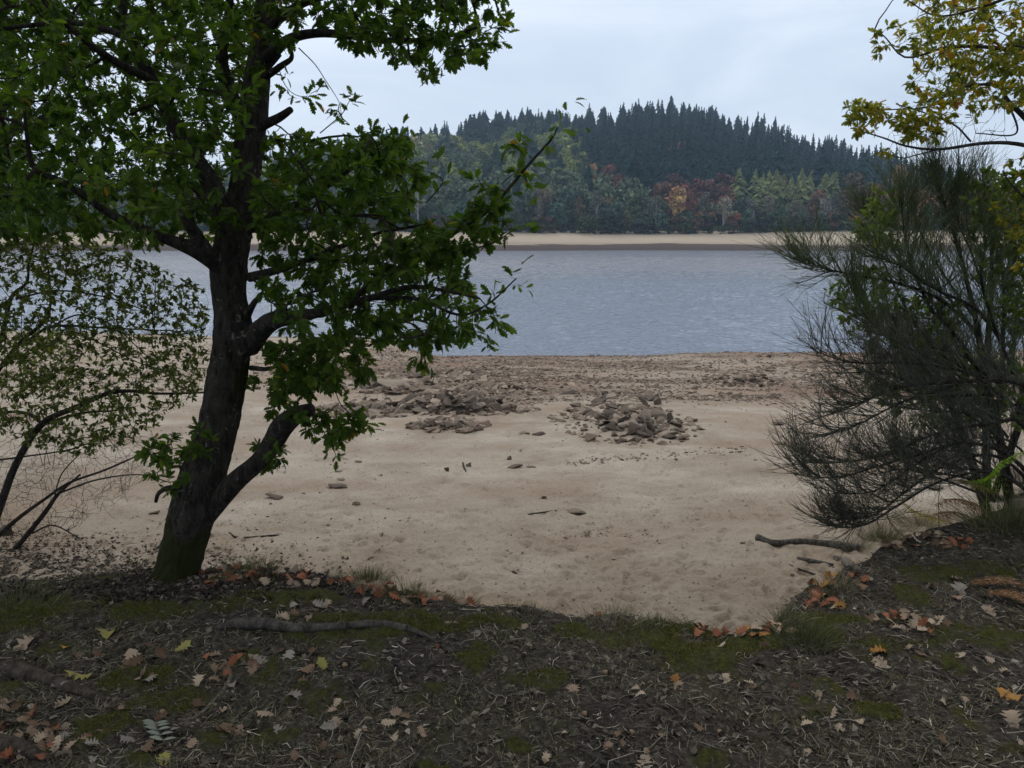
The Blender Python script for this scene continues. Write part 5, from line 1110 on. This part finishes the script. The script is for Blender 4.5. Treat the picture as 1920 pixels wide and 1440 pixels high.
for (px, py, s_, c, lb) in [
    (55, 1212, 60, 'pale tan', 'crumpled pale tan leaf on the moss near the left edge'), (125, 1218, 34, 'orange', 'small yellow orange leaf beside a dark one, left of the bank'), (205, 1192, 66, 'yellow green', 'long yellow green leaf below the moss on the left'), (340, 1218, 42, 'yellow green', 'pale yellow green leaf with a twig, left of the long stick'),
    (288, 1238, 42, 'pale tan', 'upright cream oak leaf below the yellow green one'), (250, 1240, 50, 'pale tan', 'flat cream leaf left of the upright cream one'), (190, 1242, 46, 'grey', 'grey leaf left of the two cream ones'), (155, 1272, 56, 'yellow green', 'yellow green leaf right behind the broken branch end'),
    (270, 1275, 56, 'pinkish tan', 'folded pinkish leaf left of the curved twig'), (375, 1282, 44, 'pale tan', 'curled tan leaf next to the curved twig'), (486, 1242, 40, 'grey', 'grey lobed leaf above the dark soil, right of the rusty pile'), (607, 1252, 34, 'yellow green', 'bright yellow green leaf below the long stick'),
    (45, 1320, 54, 'yellow green', 'yellow green leaf below the broken branch on the left edge'), (412, 1340, 46, 'pinkish tan', 'pinkish leaf at the lower end of the curved twig'), (500, 1345, 44, 'pinkish tan', 'star shaped pinkish leaf right of the curved twig'), (308, 1430, 44, 'yellow green', 'ochre leaf at the bottom edge, left'),
    (420, 1372, 52, 'brown', 'long brown leaf under the pale compound leaf'), (570, 1328, 40, 'pale tan', 'pale crumpled leaf at the lower middle left'), (750, 1296, 50, 'grey', 'large folded grey leaf in the dry grass'), (735, 1388, 46, 'pale tan', 'wide cream leaf near the bottom, left of centre'), (790, 1378, 36, 'pinkish tan', 'tan leaf right of the wide cream one near the bottom'),
    (845, 1175, 34, 'pale tan', 'two-toned white and red leaf at the end of the long stick'), (895, 1192, 30, 'grey', 'whitish leaf on the dark soil right of the long stick'), (983, 1180, 26, 'pale tan', 'white leaf next to a pink one on the bank edge'), (823, 1218, 22, 'rust red', 'small orange red leaf below the stick tip'),
    (1075, 1297, 42, 'pinkish tan', 'pink brown leaf at the right end of the bright moss cushion'), (1265, 1280, 30, 'orange', 'single golden yellow leaf right of centre'), (1055, 1383, 26, 'pale tan', 'little pale lobed leaf near the bottom centre'), (1210, 1436, 60, 'pale tan', 'mint white leaf cut by the bottom edge'), (1120, 1156, 26, 'rust red', 'upright glowing red leaf on the bank edge'),
    (1408, 1292, 32, 'pinkish tan', 'small salmon leaf on the dark soil, right half'), (1650, 1228, 44, 'orange', 'upright salmon orange leaf standing right of centre'), (1645, 1246, 40, 'pale tan', 'pale leaf at the foot of the upright salmon one'), (1530, 1308, 44, 'pale tan', 'beige lobed leaf below the upright salmon one'), (1898, 1310, 50, 'orange', 'orange brown leaf at the right edge'),
    (1900, 1358, 54, 'pale tan', 'pale leaf at the right edge near the bottom'), (1855, 1150, 40, 'pale tan', 'whitish leaf below the brown fern on the right'), (1805, 1110, 50, 'grey', 'long whitish leaf left of the brown fern'), (1460, 1238, 34, 'grey', 'grey white leaf on the soil right of the bank notch'), (1355, 1352, 40, 'pinkish tan', 'pinkish leaf of the small pile at the lower right'),
    (1365, 1415, 40, 'brown', 'dark pinkish leaf at the bottom, right half'), (240, 1415 - 20, 40, 'grey', 'greyish leaf in the lower left litter'), (80, 1372, 40, 'grey', 'pale grey leaf left of the compound leaf'), (120, 1385, 34, 'grey', 'bluish grey leaf near the compound leaf'), (450, 1376, 38, 'pinkish tan', 'pinkish leaf at the lower left centre')]:
    fallen(px, py, s_, c, '', lb)
gl = np.random.default_rng(14)
def drift(n, poly, cols, where, smin, smax, zj=.012):
    for a, b in poly_sample(poly, n, gl): fallen(a, b, gl.uniform(smin, smax), cols[int(gl.integers(len(cols)))], where, zoff=gl.uniform(0, zj), tilt=.4)
drift(46, [(370, 1075), (470, 1060), (560, 1075), (640, 1098), (600, 1110), (500, 1100), (380, 1100)], ['rust red', 'rust red', 'brown', 'pale tan', 'pinkish tan'], 'in the drift just right of the trunk foot', 22, 34)
drift(36, [(640, 1085), (760, 1105), (900, 1130), (900, 1140), (760, 1135), (650, 1110)], ['rust red', 'rust red', 'pinkish tan', 'brown'], 'in the drift along the bank edge left of centre', 24, 36)
drift(16, [(390, 1235), (470, 1215), (480, 1260), (420, 1275)], ['rust red', 'rust red', 'brown', 'pinkish tan'], 'in the rusty pile above the curved twig', 26, 38)
drift(20, [(1290, 1175), (1380, 1185), (1480, 1170), (1480, 1190), (1370, 1200), (1290, 1192)], ['rust red', 'rust red', 'pinkish tan', 'orange', 'pale tan'], 'in the bright drift at the bank notch', 24, 38)
drift(28, [(1510, 1095), (1600, 1075), (1650, 1072), (1590, 1140), (1510, 1150)], ['rust red', 'rust red', 'brown', 'orange', 'pale tan'], 'heaped on the right bank edge above the sand', 22, 34)
drift(22, [(1620, 1165), (1680, 1155), (1780, 1170), (1770, 1185), (1690, 1190)], ['pinkish tan', 'pale tan', 'brown', 'rust red'], 'in the small hollow on the right bank', 22, 34)
drift(32, [(1650, 1010), (1780, 1005), (1830, 1020), (1790, 1035), (1660, 1030)], ['pinkish tan', 'brown', 'pale tan', 'rust red'], 'below the grass at the foot of the broom', 20, 32)
drift(34, [(0, 1320), (60, 1330), (110, 1360), (150, 1440), (0, 1440)], ['rust red', 'pinkish tan', 'brown', 'pinkish tan', 'pale tan'], 'piled in the lower left corner', 28, 46, .02)
drift(55, [(0, 1200), (400, 1200), (700, 1240), (820, 1430), (150, 1430)], ['brown', 'grey', 'pinkish tan', 'pale tan', 'brown', 'brown'], 'scattered over the left half of the bank', 24, 42)
drift(52, [(1300, 1210), (1920, 1060), (1920, 1430), (1000, 1430)], ['brown', 'pinkish tan', 'pale tan'], 'scattered over the right half of the bank', 20, 34)
drift(12, [(480, 1115), (700, 1130), (700, 1170), (500, 1170)], ['brown', 'pale tan', 'grey'], 'on the moss behind the long stick', 20, 34)
print('fallen', NL[0])

def stick(rows, name, label, cat, m, sides=12, rough=.12, lift=.5):
    P = []; 
    for px, py, wd in rows:
        p = ground_at(px, py); r = wd / 2 * p[1] / FPX; P.append([p[0], p[1], p[2] + r * lift, r])
    P = crom(np.array(P), 30); mb = MB(); V, q, t, mv = bark_tube(P[:, :3], np.maximum(P[:, 3], .001), sides, rough, len(label)); mb.add(V, q, t, var=mv)
    c0 = P[0, :3]; mb.add(np.vstack([V[:sides], [c0]]), None, [((k + 1) % sides, k, sides) for k in range(sides)])
    return tag(link(name, mb.mesh(name, m)), label, cat)
stick([(410, 1182, 8), (440, 1180, 18), (500, 1182, 22), (560, 1188, 18), (640, 1183, 14), (700, 1179, 16), (760, 1185, 14), (812, 1199, 5)], 'dead_stick', 'long dark curved stick lying across the mossy bank', 'stick', M_DEAD, lift=1.25)
stick([(-40, 1262, 30), (40, 1268, 32), (90, 1280, 24), (120, 1292, 26), (150, 1300, 20), (178, 1312, 20), (196, 1318, 10)], 'broken_branch', 'thick broken branch with a splintered pale end at the left edge', 'branch', M_SPLIT, 16, .2)
stick([(-50, 1390, 28), (20, 1402, 32), (60, 1416, 26), (98, 1428, 14)], 'broken_branch', 'reddish rotten branch in the lower left corner', 'branch', M_SPLIT, 16, .22)
stick([(345, 1354, 6), (370, 1345, 7), (400, 1318, 8), (425, 1290, 9), (432, 1268, 9), (424, 1245, 6)], 'curved_twig', 'pale curved twig arching below the rusty leaves', 'twig', M_PALE, 8, .08)
stick([(1420, 1012, 16), (1450, 1021, 13), (1500, 1020, 14), (1550, 1024, 15), (1610, 1034, 18)], 'driftwood', 'long grey driftwood branch on the sand by the right bank', 'driftwood', M_DEAD, 12, .15)
stick([(1496, 1050, 8), (1520, 1056, 11), (1562, 1062, 7)], 'driftwood', 'short dark driftwood piece below the long one', 'driftwood', M_DEAD, 10, .15)
stick([(1566, 1052, 14), (1585, 1058, 18), (1606, 1070, 12)], 'driftwood', 'pale split chunk of wood beside the right bank edge', 'driftwood', M_PALE, 10, .25)
stick([(1475, 1058, 3), (1500, 1070, 4), (1540, 1083, 4)], 'thin_twig', 'thin dark twig on the sand under the driftwood', 'twig', M_TWIG, 6)
stick([(690, 1050, 3), (718, 1024, 3)], 'thin_twig', 'straight pale stalk rising from the grass tuft', 'twig', M_PALE, 6)
stick([(868, 868, 3), (870, 878, 4), (874, 885, 3)], 'thin_twig', 'forked little sprout stuck in the sand', 'twig', M_TWIG, 6)
stick([(610, 1142 - 6, 3), (640, 1146, 3)], 'thin_twig', 'short white twig on the moss behind the long stick', 'twig', M_PALE, 6)
stick([(556, 1226, 8), (612, 1230, 8)], 'dead_stick', 'short dark stub of stick just below the long one', 'stick', M_TWIG, 8)
stick([(430, 1000, 3), (450, 1010, 4), (520, 1004, 3)], 'thin_twig', 'thin twig on the shaded sand right of the trunk', 'twig', M_TWIG, 6)
stick([(140, 1160 + 30, 3), (142, 1164, 4), (178, 1146, 3)], 'thin_twig', 'bent greenish twig standing on the left moss', 'twig', M_TWIG, 6)
stick([(1060 - 70, 966, 3), (1020, 962, 3), (1036, 959, 3)], 'thin_twig', 'short twig beside the dark flat stone mid sand', 'twig', M_TWIG, 6)
stick([(1050, 1335, 1.6), (1090, 1280, 2), (1142, 1233, 1.5)], 'straw_stalk', 'long thin straw stalk slanting over the centre of the bank', 'stalk', M_PALE, 5)
stick([(700, 1440, 2), (740, 1400, 2.4), (792, 1336, 2.4)], 'straw_stalk', 'long pale stalk slanting up at the bottom left of centre', 'stalk', M_PALE, 5)
stick([(1380, 1300, 1.6), (1480, 1295, 2), (1600, 1282, 2), (1760, 1290, 1.5)], 'straw_stalk', 'very long thin stalk lying across the right half', 'stalk', M_PALE, 5)

def litter():
    g = np.random.default_rng(16)
    # short dry grass and moss fronds
    n = 130000; y = 1.7 + 4.6 * g.random(n) ** 1.1; x = g.uniform(-.85, .85, n) * y; bm_ = bank_mask(x, y); e = bm_ > .5; x, y = x[e], y[e]; mo = moss_mask(x, y); n = len(x); z = gz(x, y)
    dn = fbm(x * 2.2, y * 2.2, 101, 3); gr = (mo < .3) & (dn > .47) & (g.random(n) < .85)
    def blades(x, y, z, ln, wd, va, m, nm, lb, lean=.7):
        k = len(x); d = np.stack([g.normal(0, lean, k), g.normal(0, lean, k), np.full(k, .8)], -1); d = unit(d) * ln[:, None]; s_ = unit(np.stack([g.normal(0, 1, k), g.normal(0, 1, k), np.zeros(k)], -1)) * wd[:, None]
        b = np.stack([x, y, z - .003], -1); bend = np.stack([g.normal(0, .3, k), g.normal(0, .3, k), np.full(k, -.35)], -1) * ln[:, None]
        V = np.stack([b - s_, b + s_, b + d * .55 + s_ * .7, b + d * .55 - s_ * .7, b + d + bend * .6], 1); i = np.arange(k)[:, None] * 5
        return V.reshape(-1, 3), (i + np.array([[0, 1, 2, 3]])), (i + np.array([[3, 2, 4]])), np.repeat(va, 5)
    mb = MB(); k = gr.sum(); a = blades(x[gr], y[gr], z[gr], g.uniform(.014, .06, k), np.full(k, .0008), np.clip(g.normal(.55, .25, k), 0, 1), None, '', '', 1.1); mb.add(a[0], a[1], a[2], a[3])
    tag(link('dry_grass', mb.mesh('dry_grass', M_GRASS)), 'short dry greyish grass on the bank', kind='stuff')
    n2 = 90000; mi = g.integers(0, len(MOSS), n2); th = g.uniform(0, 6.28, n2); rr = g.random(n2) ** .5 * 1.35; M_ = np.array(MOSS); x = M_[mi, 0] + M_[mi, 2] * rr * np.cos(th); y = M_[mi, 1] + M_[mi, 3] * rr * np.sin(th); e = g.random(n2) < moss_mask(x, y); x, y = x[e], y[e]; k = len(x)
    mb = MB(); a = blades(x, y, gz(x, y) + .012, g.uniform(.006, .016, k), np.full(k, .0011), np.clip(g.normal(.45, .25, k), 0, 1), None, '', '', .8); mb.add(a[0], a[1], a[2], a[3])
    tag(link('moss', mb.mesh('moss', M_MOSSF)), 'dark green moss cushions on the bank', kind='stuff')
    # straw, needles and twig bits
    n = 60000; y = 1.7 + 5.2 * g.random(n) ** 1.15; x = g.uniform(-.9, .9, n) * y; e = (bank_mask(x, y) > .35) & (g.random(n) < (1 - .75 * moss_mask(x, y))); x, y = x[e], y[e]; n = len(x); z = gz(x, y) + .006
    a = g.uniform(0, 6.28, n); L = np.clip(g.lognormal(-3.6, .6, n), .008, .16) * .5; d = np.stack([np.cos(a), np.sin(a), g.normal(0, .16, n)], -1) * L[:, None]; c = np.stack([x, y, z], -1); bd = g.normal(0, .22, (n, 3)) * L[:, None]
    P = np.stack([c - d, c + bd, c + d], 1); r = np.clip(g.lognormal(-6.85, .45, n), .0006, .0032)[:, None] * np.array([[1, 1, .6]]); v, q = tubes(P, r, 3); mb = MB(); va = np.clip(g.beta(1.5, 1.9, n), 0, 1); mb.add(v, q, var=va.repeat(9))
    # crumbled leaf bits everywhere, denser on the left slope
    def bits(x, y, s_, va, lift=.004, tilt=.35):
        X, up = rand_rot(len(x), tilt); tv, tq, _ = oak_leaf(.3, .3, seed=7); kk = [0, 6, 12, 18, 24, 33]
        t2 = np.array([[-.5, 0, 0], [-.1, .3, .1], [.5, .05, -.05], [0, -.28, .08]]); stamp(mb, t2, np.array([[0, 3, 2, 1]]), None, frames(X, up, s_), np.stack([x, y, gz(x, y) + lift], -1), va, smooth=False)
    n = 24000; y = 1.7 + 4.8 * g.random(n) ** 1.1; x = g.uniform(-.9, .9, n) * y; e = (bank_mask(x, y) > .3) & (g.random(n) < (1 - .8 * moss_mask(x, y))); bits(x[e], y[e], g.uniform(.008, .042, e.sum()), np.clip(g.beta(1.1, 3.4, e.sum()), 0, 1))
    px = g.uniform(-200, 720, 17000); py = 1130 - 150 * g.random(17000) ** 1.2 - 20 * g.random(17000); P = np.array([ground_at(a_, b_, 2.5, 9) for a_, b_ in zip(px, py)]); e = g.random(17000) < np.clip((700 - px) / 300, 0.04, 1) * np.clip((py - 970 - .10 * px) / 70, .05, 1); P = P[e]; bits(P[:, 0], P[:, 1], g.uniform(.012, .05, len(P)), np.clip(g.beta(1.1, 4.2, len(P)), 0, 1), .006, .5)
    # dark bits over the near sand
    n = 7000; y = 4.4 + 7.5 * g.random(n) ** 1.5; x = g.uniform(-.85, .6, n) * y; e = (bank_mask(x, y) < .2) & (fbm(x * 1.3, y * 1.3, 111, 3) > .40); bits(x[e], y[e], g.uniform(.005, .03, e.sum()), np.clip(g.beta(1, 4, e.sum()), 0, 1), .002, .15)
    tag(link('forest_litter', mb.mesh('forest_litter', M_STRAW)), 'needles, straw and crumbled leaves covering the dark soil', kind='stuff')
litter()

def tuft(px, py, rad, hgt, n, label, vlo=.0, vhi=.6, lean=.35, name='grass_tuft'):
    g = np.random.default_rng(int(px)); p = ground_at(px, py); a = g.uniform(0, 6.28, n); r = rad * g.random(n) ** .7; x = p[0] + r * np.cos(a); y = p[1] + r * np.sin(a) * .8; z = gz(x, y)
    s0 = np.stack([x, y, z - .005], -1); d = np.stack([np.cos(a) * (r / rad) * lean * 1.6 + g.normal(0, lean * .5, n), np.sin(a) * (r / rad) * lean * 1.6 + g.normal(0, lean * .5, n), np.ones(n)], -1); L = hgt * g.uniform(.4, 1.1, n)
    K = 5; t = np.linspace(0, 1, K)[None, :, None]; P = s0[:, None] + unit(d)[:, None] * L[:, None, None] * t + np.stack([d[:, 0], d[:, 1], -np.ones(n) * .25], -1)[:, None] * (L[:, None, None] * .5) * t ** 2.2
    mb = MB(); v, q = tubes(P, np.broadcast_to(np.array([[.0010, .0010, .0009, .0007, .0003]]), (n, K)), 3); mb.add(v, q, var=g.uniform(vlo, vhi, n).repeat(15))
    me = mb.mesh(name, M_GRASS); o = link(name, me); tag(o, label, 'grass tuft')
for a in [(690, 1092, .16, .14, 420, 'dense green grass tuft on the bank edge right of the trunk'), (470, 1074, .14, .09, 260, 'low grass tuft among leaves by the trunk foot', .2, .8), (860, 1132, .14, .07, 200, 'thin grass tuft on the bank edge by the red leaves', .3, .9), (1150, 1160, .16, .07, 170, 'sparse fringe of fine grass at the bank edge centre', .4, 1), (1235, 1165, .12, .07, 130, 'sparse fringe of fine grass right of the upright red leaf', .4, 1),
          (1510, 1205, .10, .12, 340, 'dark green grass tuft on the bank notch at the right'), (1560, 1100, .10, .08, 140, 'small dry grass tuft on the right bank edge', .4, 1), (1655, 1015, .17, .22, 600, 'big grey green grass tuft at the foot of the broom', .2, .9, .5), (1600, 1030, .12, .14, 260, 'dry grass tuft left of the big one under the broom', .4, 1, .5), (1720, 985, .2, .18, 420, 'loose dry grass tuft behind the leaf drift on the right', .4, 1, .6),
          (1895, 985, .22, .2, 600, 'bushy green grass tuft at the right edge of the bank', .1, .7, .5), (20, 1140, .2, .08, 300, 'low green grass tuft at the left edge', .1, .6), (1470, 1160, .08, .08, 120, 'tiny dry grass tuft at the bank notch corner', .4, 1), (980, 1150, .12, .05, 120, 'short thin grass tuft on the bank edge left of centre', .3, .9), (775, 1120, .12, .10, 160, 'short grass tuft in the red leaf drift', .2, .8), (1320, 1180, .1, .05, 90, 'faint short grass tuft left of the bright leaf drift', .4, 1)]:
    tuft(*a)

# ferns
def frond(rows, name, label, m, width, npin=26, droop=.2, seed=0, cat='fern', curl=0.0, f0=.18):
    p, r = trace(rows, 40); g = np.random.default_rng(seed); root = thing(name, tuple(float(v) for v in p[0]), label, cat)
    mb = MB(); v, q = tubes(p[None], np.linspace(.0022, .0007, 40)[None], 5); mb.add(v, q, var=.3); link('stalk', mb.mesh('stalk', m), root)
    T = unit(np.gradient(p, axis=0)); mb = MB(); P0, X, U, Sz, Va = [], [], [], [], []
    for k in range(npin):
        f = f0 + (1 - f0) * k / npin; i = int(f * 39); side = unit(np.cross(T[i], [0, 0, 1])); ln = width * (1 - ((f - .35) / .68) ** 2 if f > .35 else .6 + 1.1 * max(f - .18, 0)) + .008
        for s_ in (-1, 1):
            dd = unit(side * s_ + T[i] * .45 + g.normal(0, .06, 3) + np.array([0, 0, -droop])); nn = 9
            for j in range(nn):
                e = p[i] + dd * ln * (j + .5) / nn + np.array([0, 0, -curl * ln * (j / nn) ** 2]); wl = ln * .19 * (1 - (j / nn) * .8) + .002
                c_ = unit(np.cross(dd, np.cross(dd, T[i])) * 0 + T[i])
                for s2 in (-1, 1):
                    P0.append(e); X.append(unit(c_ * s2 + dd * .5)); U.append(np.array([g.normal(0, .2), g.normal(0, .2), 1])); Sz.append(wl); Va.append(np.clip(.4 + .3 * (k % 3 == 0) + g.normal(0, .15), 0, 1))
    stamp(mb, ELL[0], ELL[1], ELL[2], frames(np.array(X), np.array(U), np.array(Sz)), np.array(P0), np.array(Va), smooth=False); link('leaflets', mb.mesh('leaflets', m), root)
frond([(1846, 1000, 3.95, 5), (1850, 950, 3.93, 4), (1852, 900, 3.9, 4), (1885, 862, 3.86, 3), (1945, 838, 3.8, 3)], 'green_fern', 'fresh bright green fern frond at the right edge', M_FERN, .10, 26, .35, 1, f0=.42)
for i, (rows, lb) in enumerate([([(1880, 990, 4.1, 4), (1840, 950, 4.1, 3), (1790, 935, 4.1, 3), (1750, 950, 4.1, 2)], 'rust brown dead fern frond under the green fern'), ([(1860, 1000, 4.5, 4), (1810, 965, 4.5, 3), (1770, 960, 4.5, 3), (1740, 975, 4.45, 2)], 'dead orange brown fern frond lying left under the broom'), ([(1880, 930, 4.7, 4), (1830, 905, 4.7, 3), (1800, 900, 4.7, 2)], 'upper brown dead fern frond beside the dark rocks')]):
    frond(rows, 'dead_fern', lb, M_DFERN, .11, 22, .5, 3 + i)
frond([(1800, 985, 4.05, 4), (1750, 970, 4.05, 3), (1710, 955, 4.05, 3), (1678, 925, 4.05, 2)], 'yellow_fern', 'yellow dying fern frond hanging below the broom', M_YFERN, .05, 22, .6, 8)
def lying(pxa, pya, pxb, pyb, nm, lb, seed, m=M_DFERN, w_=.07):
    a = ground_at(pxa, pya); b = ground_at(pxb, pyb); rows = []
    for f in np.linspace(0, 1, 5):
        q = a * (1 - f) + b * f; rows.append(q + np.array([0, 0, .012 + .02 * math.sin(f * 3.1)]))
    g = np.random.default_rng(seed); p = crom(np.array(rows), 40); T = unit(np.gradient(p, axis=0)); root = thing(nm, tuple(float(v) for v in p[0]), lb, 'fern'); mb = MB(); v, q = tubes(p[None], np.full((1, 40), .0015), 5); mb.add(v, q, var=.3); link('stalk', mb.mesh('stalk', m), root)
    mb = MB(); P0, X, U, Sz = [], [], [], []
    for k in range(26):
        i = int((.1 + .9 * k / 26) * 39); side = unit(np.cross(T[i], [0, 0, 1])); ln = w_ * (1 - .8 * k / 26)
        for s_ in (-1, 1):
            for j in range(8):
                P0.append(p[i] + unit(side * s_ + T[i] * .4) * ln * (j + .5) / 8 + [0, 0, g.uniform(0, .01)]); X.append(unit(T[i] * (1 if j % 2 else -1) + side * s_ * .5)); U.append([g.normal(0, .3), g.normal(0, .3), 1]); Sz.append(.016 * (1 - .07 * j))
    stamp(mb, ELL[0], ELL[1], ELL[2], frames(np.array(X), np.array(U), np.array(Sz)), np.array(P0), g.random(len(P0)), smooth=False); link('leaflets', mb.mesh('leaflets', m), root)
lying(1930, 1105, 1820, 1100, 'dead_fern', 'tan dead fern frond lying on the right bank edge', 11); lying(1940, 1140, 1850, 1120, 'dead_fern', 'second tan dead fern frond just below the first on the right', 12)
# pale compound leaf, acorns
def compound():
    p = ground_at(290, 1378); root = thing('compound_leaf', tuple(float(v) for v in p), 'pale mint compound leaf with narrow paired leaflets lying on the litter', 'leaf')
    m = fallen_mat('mint_leaflet', (0.13, 0.15, 0.125), (0.20, 0.225, 0.185)); s_ = p[1] / FPX
    P = np.array([p + [0.02 + 25 * s_, -.06, .012], p + [0.01, 0, .02], p + [-.02, .05, .012]]); P = crom(P, 12); mb = MB(); v, q = tubes(P[None], np.full((1, 12), .0012), 5); mb.add(v, q); link('stalk', mb.mesh('stalk', M_PALE), root)
    lv = ELL[0] * np.array([1, .62, 1])
    for k in range(5):
        for sd_ in (-1, 1):
            mb = MB(); o = P[1 + 2 * k]; X = unit(np.array([[sd_ * 1.0, .25, .15]])); stamp(mb, lv, ELL[1], ELL[2], frames(X, np.array([[.1, -.3, 1.]]), np.array([.052 if sd_ < 0 else .04])), o[None], np.array([.5])); link('leaflet', mb.mesh('leaflet', m), root)
compound()
m_, t_, o_ = mat('acorn_nut'); bsdf(t_, o_, ramp(t_, noise(t_, 30), [(.3, (0.10, 0.06, 0.03)), (.7, (0.22, 0.16, 0.09))]), .4, .5); M_ACORN = m_
def lathe(prof, k=16):
    a = np.arange(k) * 2 * np.pi / k; V = np.array([[z, r * math.cos(t), r * math.sin(t)] for z, r in prof for t in a]); i = np.arange(len(prof) - 1)[:, None] * k; j = np.arange(k)[None]; return V, np.stack([i + j, i + (j + 1) % k, i + k + (j + 1) % k, i + k + j], -1).reshape(-1, 4)
mb = MB(); v, q = lathe([(-.012, .001), (-.010, .005), (-.004, .0085), (.004, .009), (.011, .006), (.0145, .002), (.016, .0002)]); mb.add(v, q); NUT = mb.mesh('nut', M_ACORN)
mb = MB(); v, q = lathe([(-.0165, .0008), (-.013, .002), (-.012, .007), (-.006, .0102), (-.004, .0095)]); mb.add(v, q); CUP = mb.mesh('cup', M_TWIG)
for px, py, lb in [(983, 1232, 'pale brown acorn on the dark soil right of the moss cushion'), (1137, 1267, 'acorn lying by the long slanting straw stalk'), (1210, 1412, 'dark acorn near the bottom edge, right of centre'), (1018, 1436, 'reddish acorn cut by the bottom edge'), (1182, 1422 - 42, 'acorn among straw near the bottom, right of centre'), (1508, 1354, 'pale acorn near the bottom of the right half'), (305, 1340, 'brown acorn below the curled tan leaf'), (12, 1250 + 0, 'brown acorn at the left edge above the branch'), (1350, 1380, 'acorn in the lower right litter beside the pink pile'), (645, 1251, 'brown acorn under the long dark stick'), (1098, 1345, 'grey acorn in the dark soil, lower centre')]:
    p = ground_at(px, py); r_ = thing('acorn', (float(p[0]), float(p[1]), float(p[2]) + .009), lb, 'acorn'); a_ = link('nut', NUT, loc=r_.location); a_.parent = r_; a_.location = (0, 0, 0); c_ = link('cup', CUP); c_.parent = r_; r_.rotation_euler = (0, 0, RNG.uniform(0, 6.28))
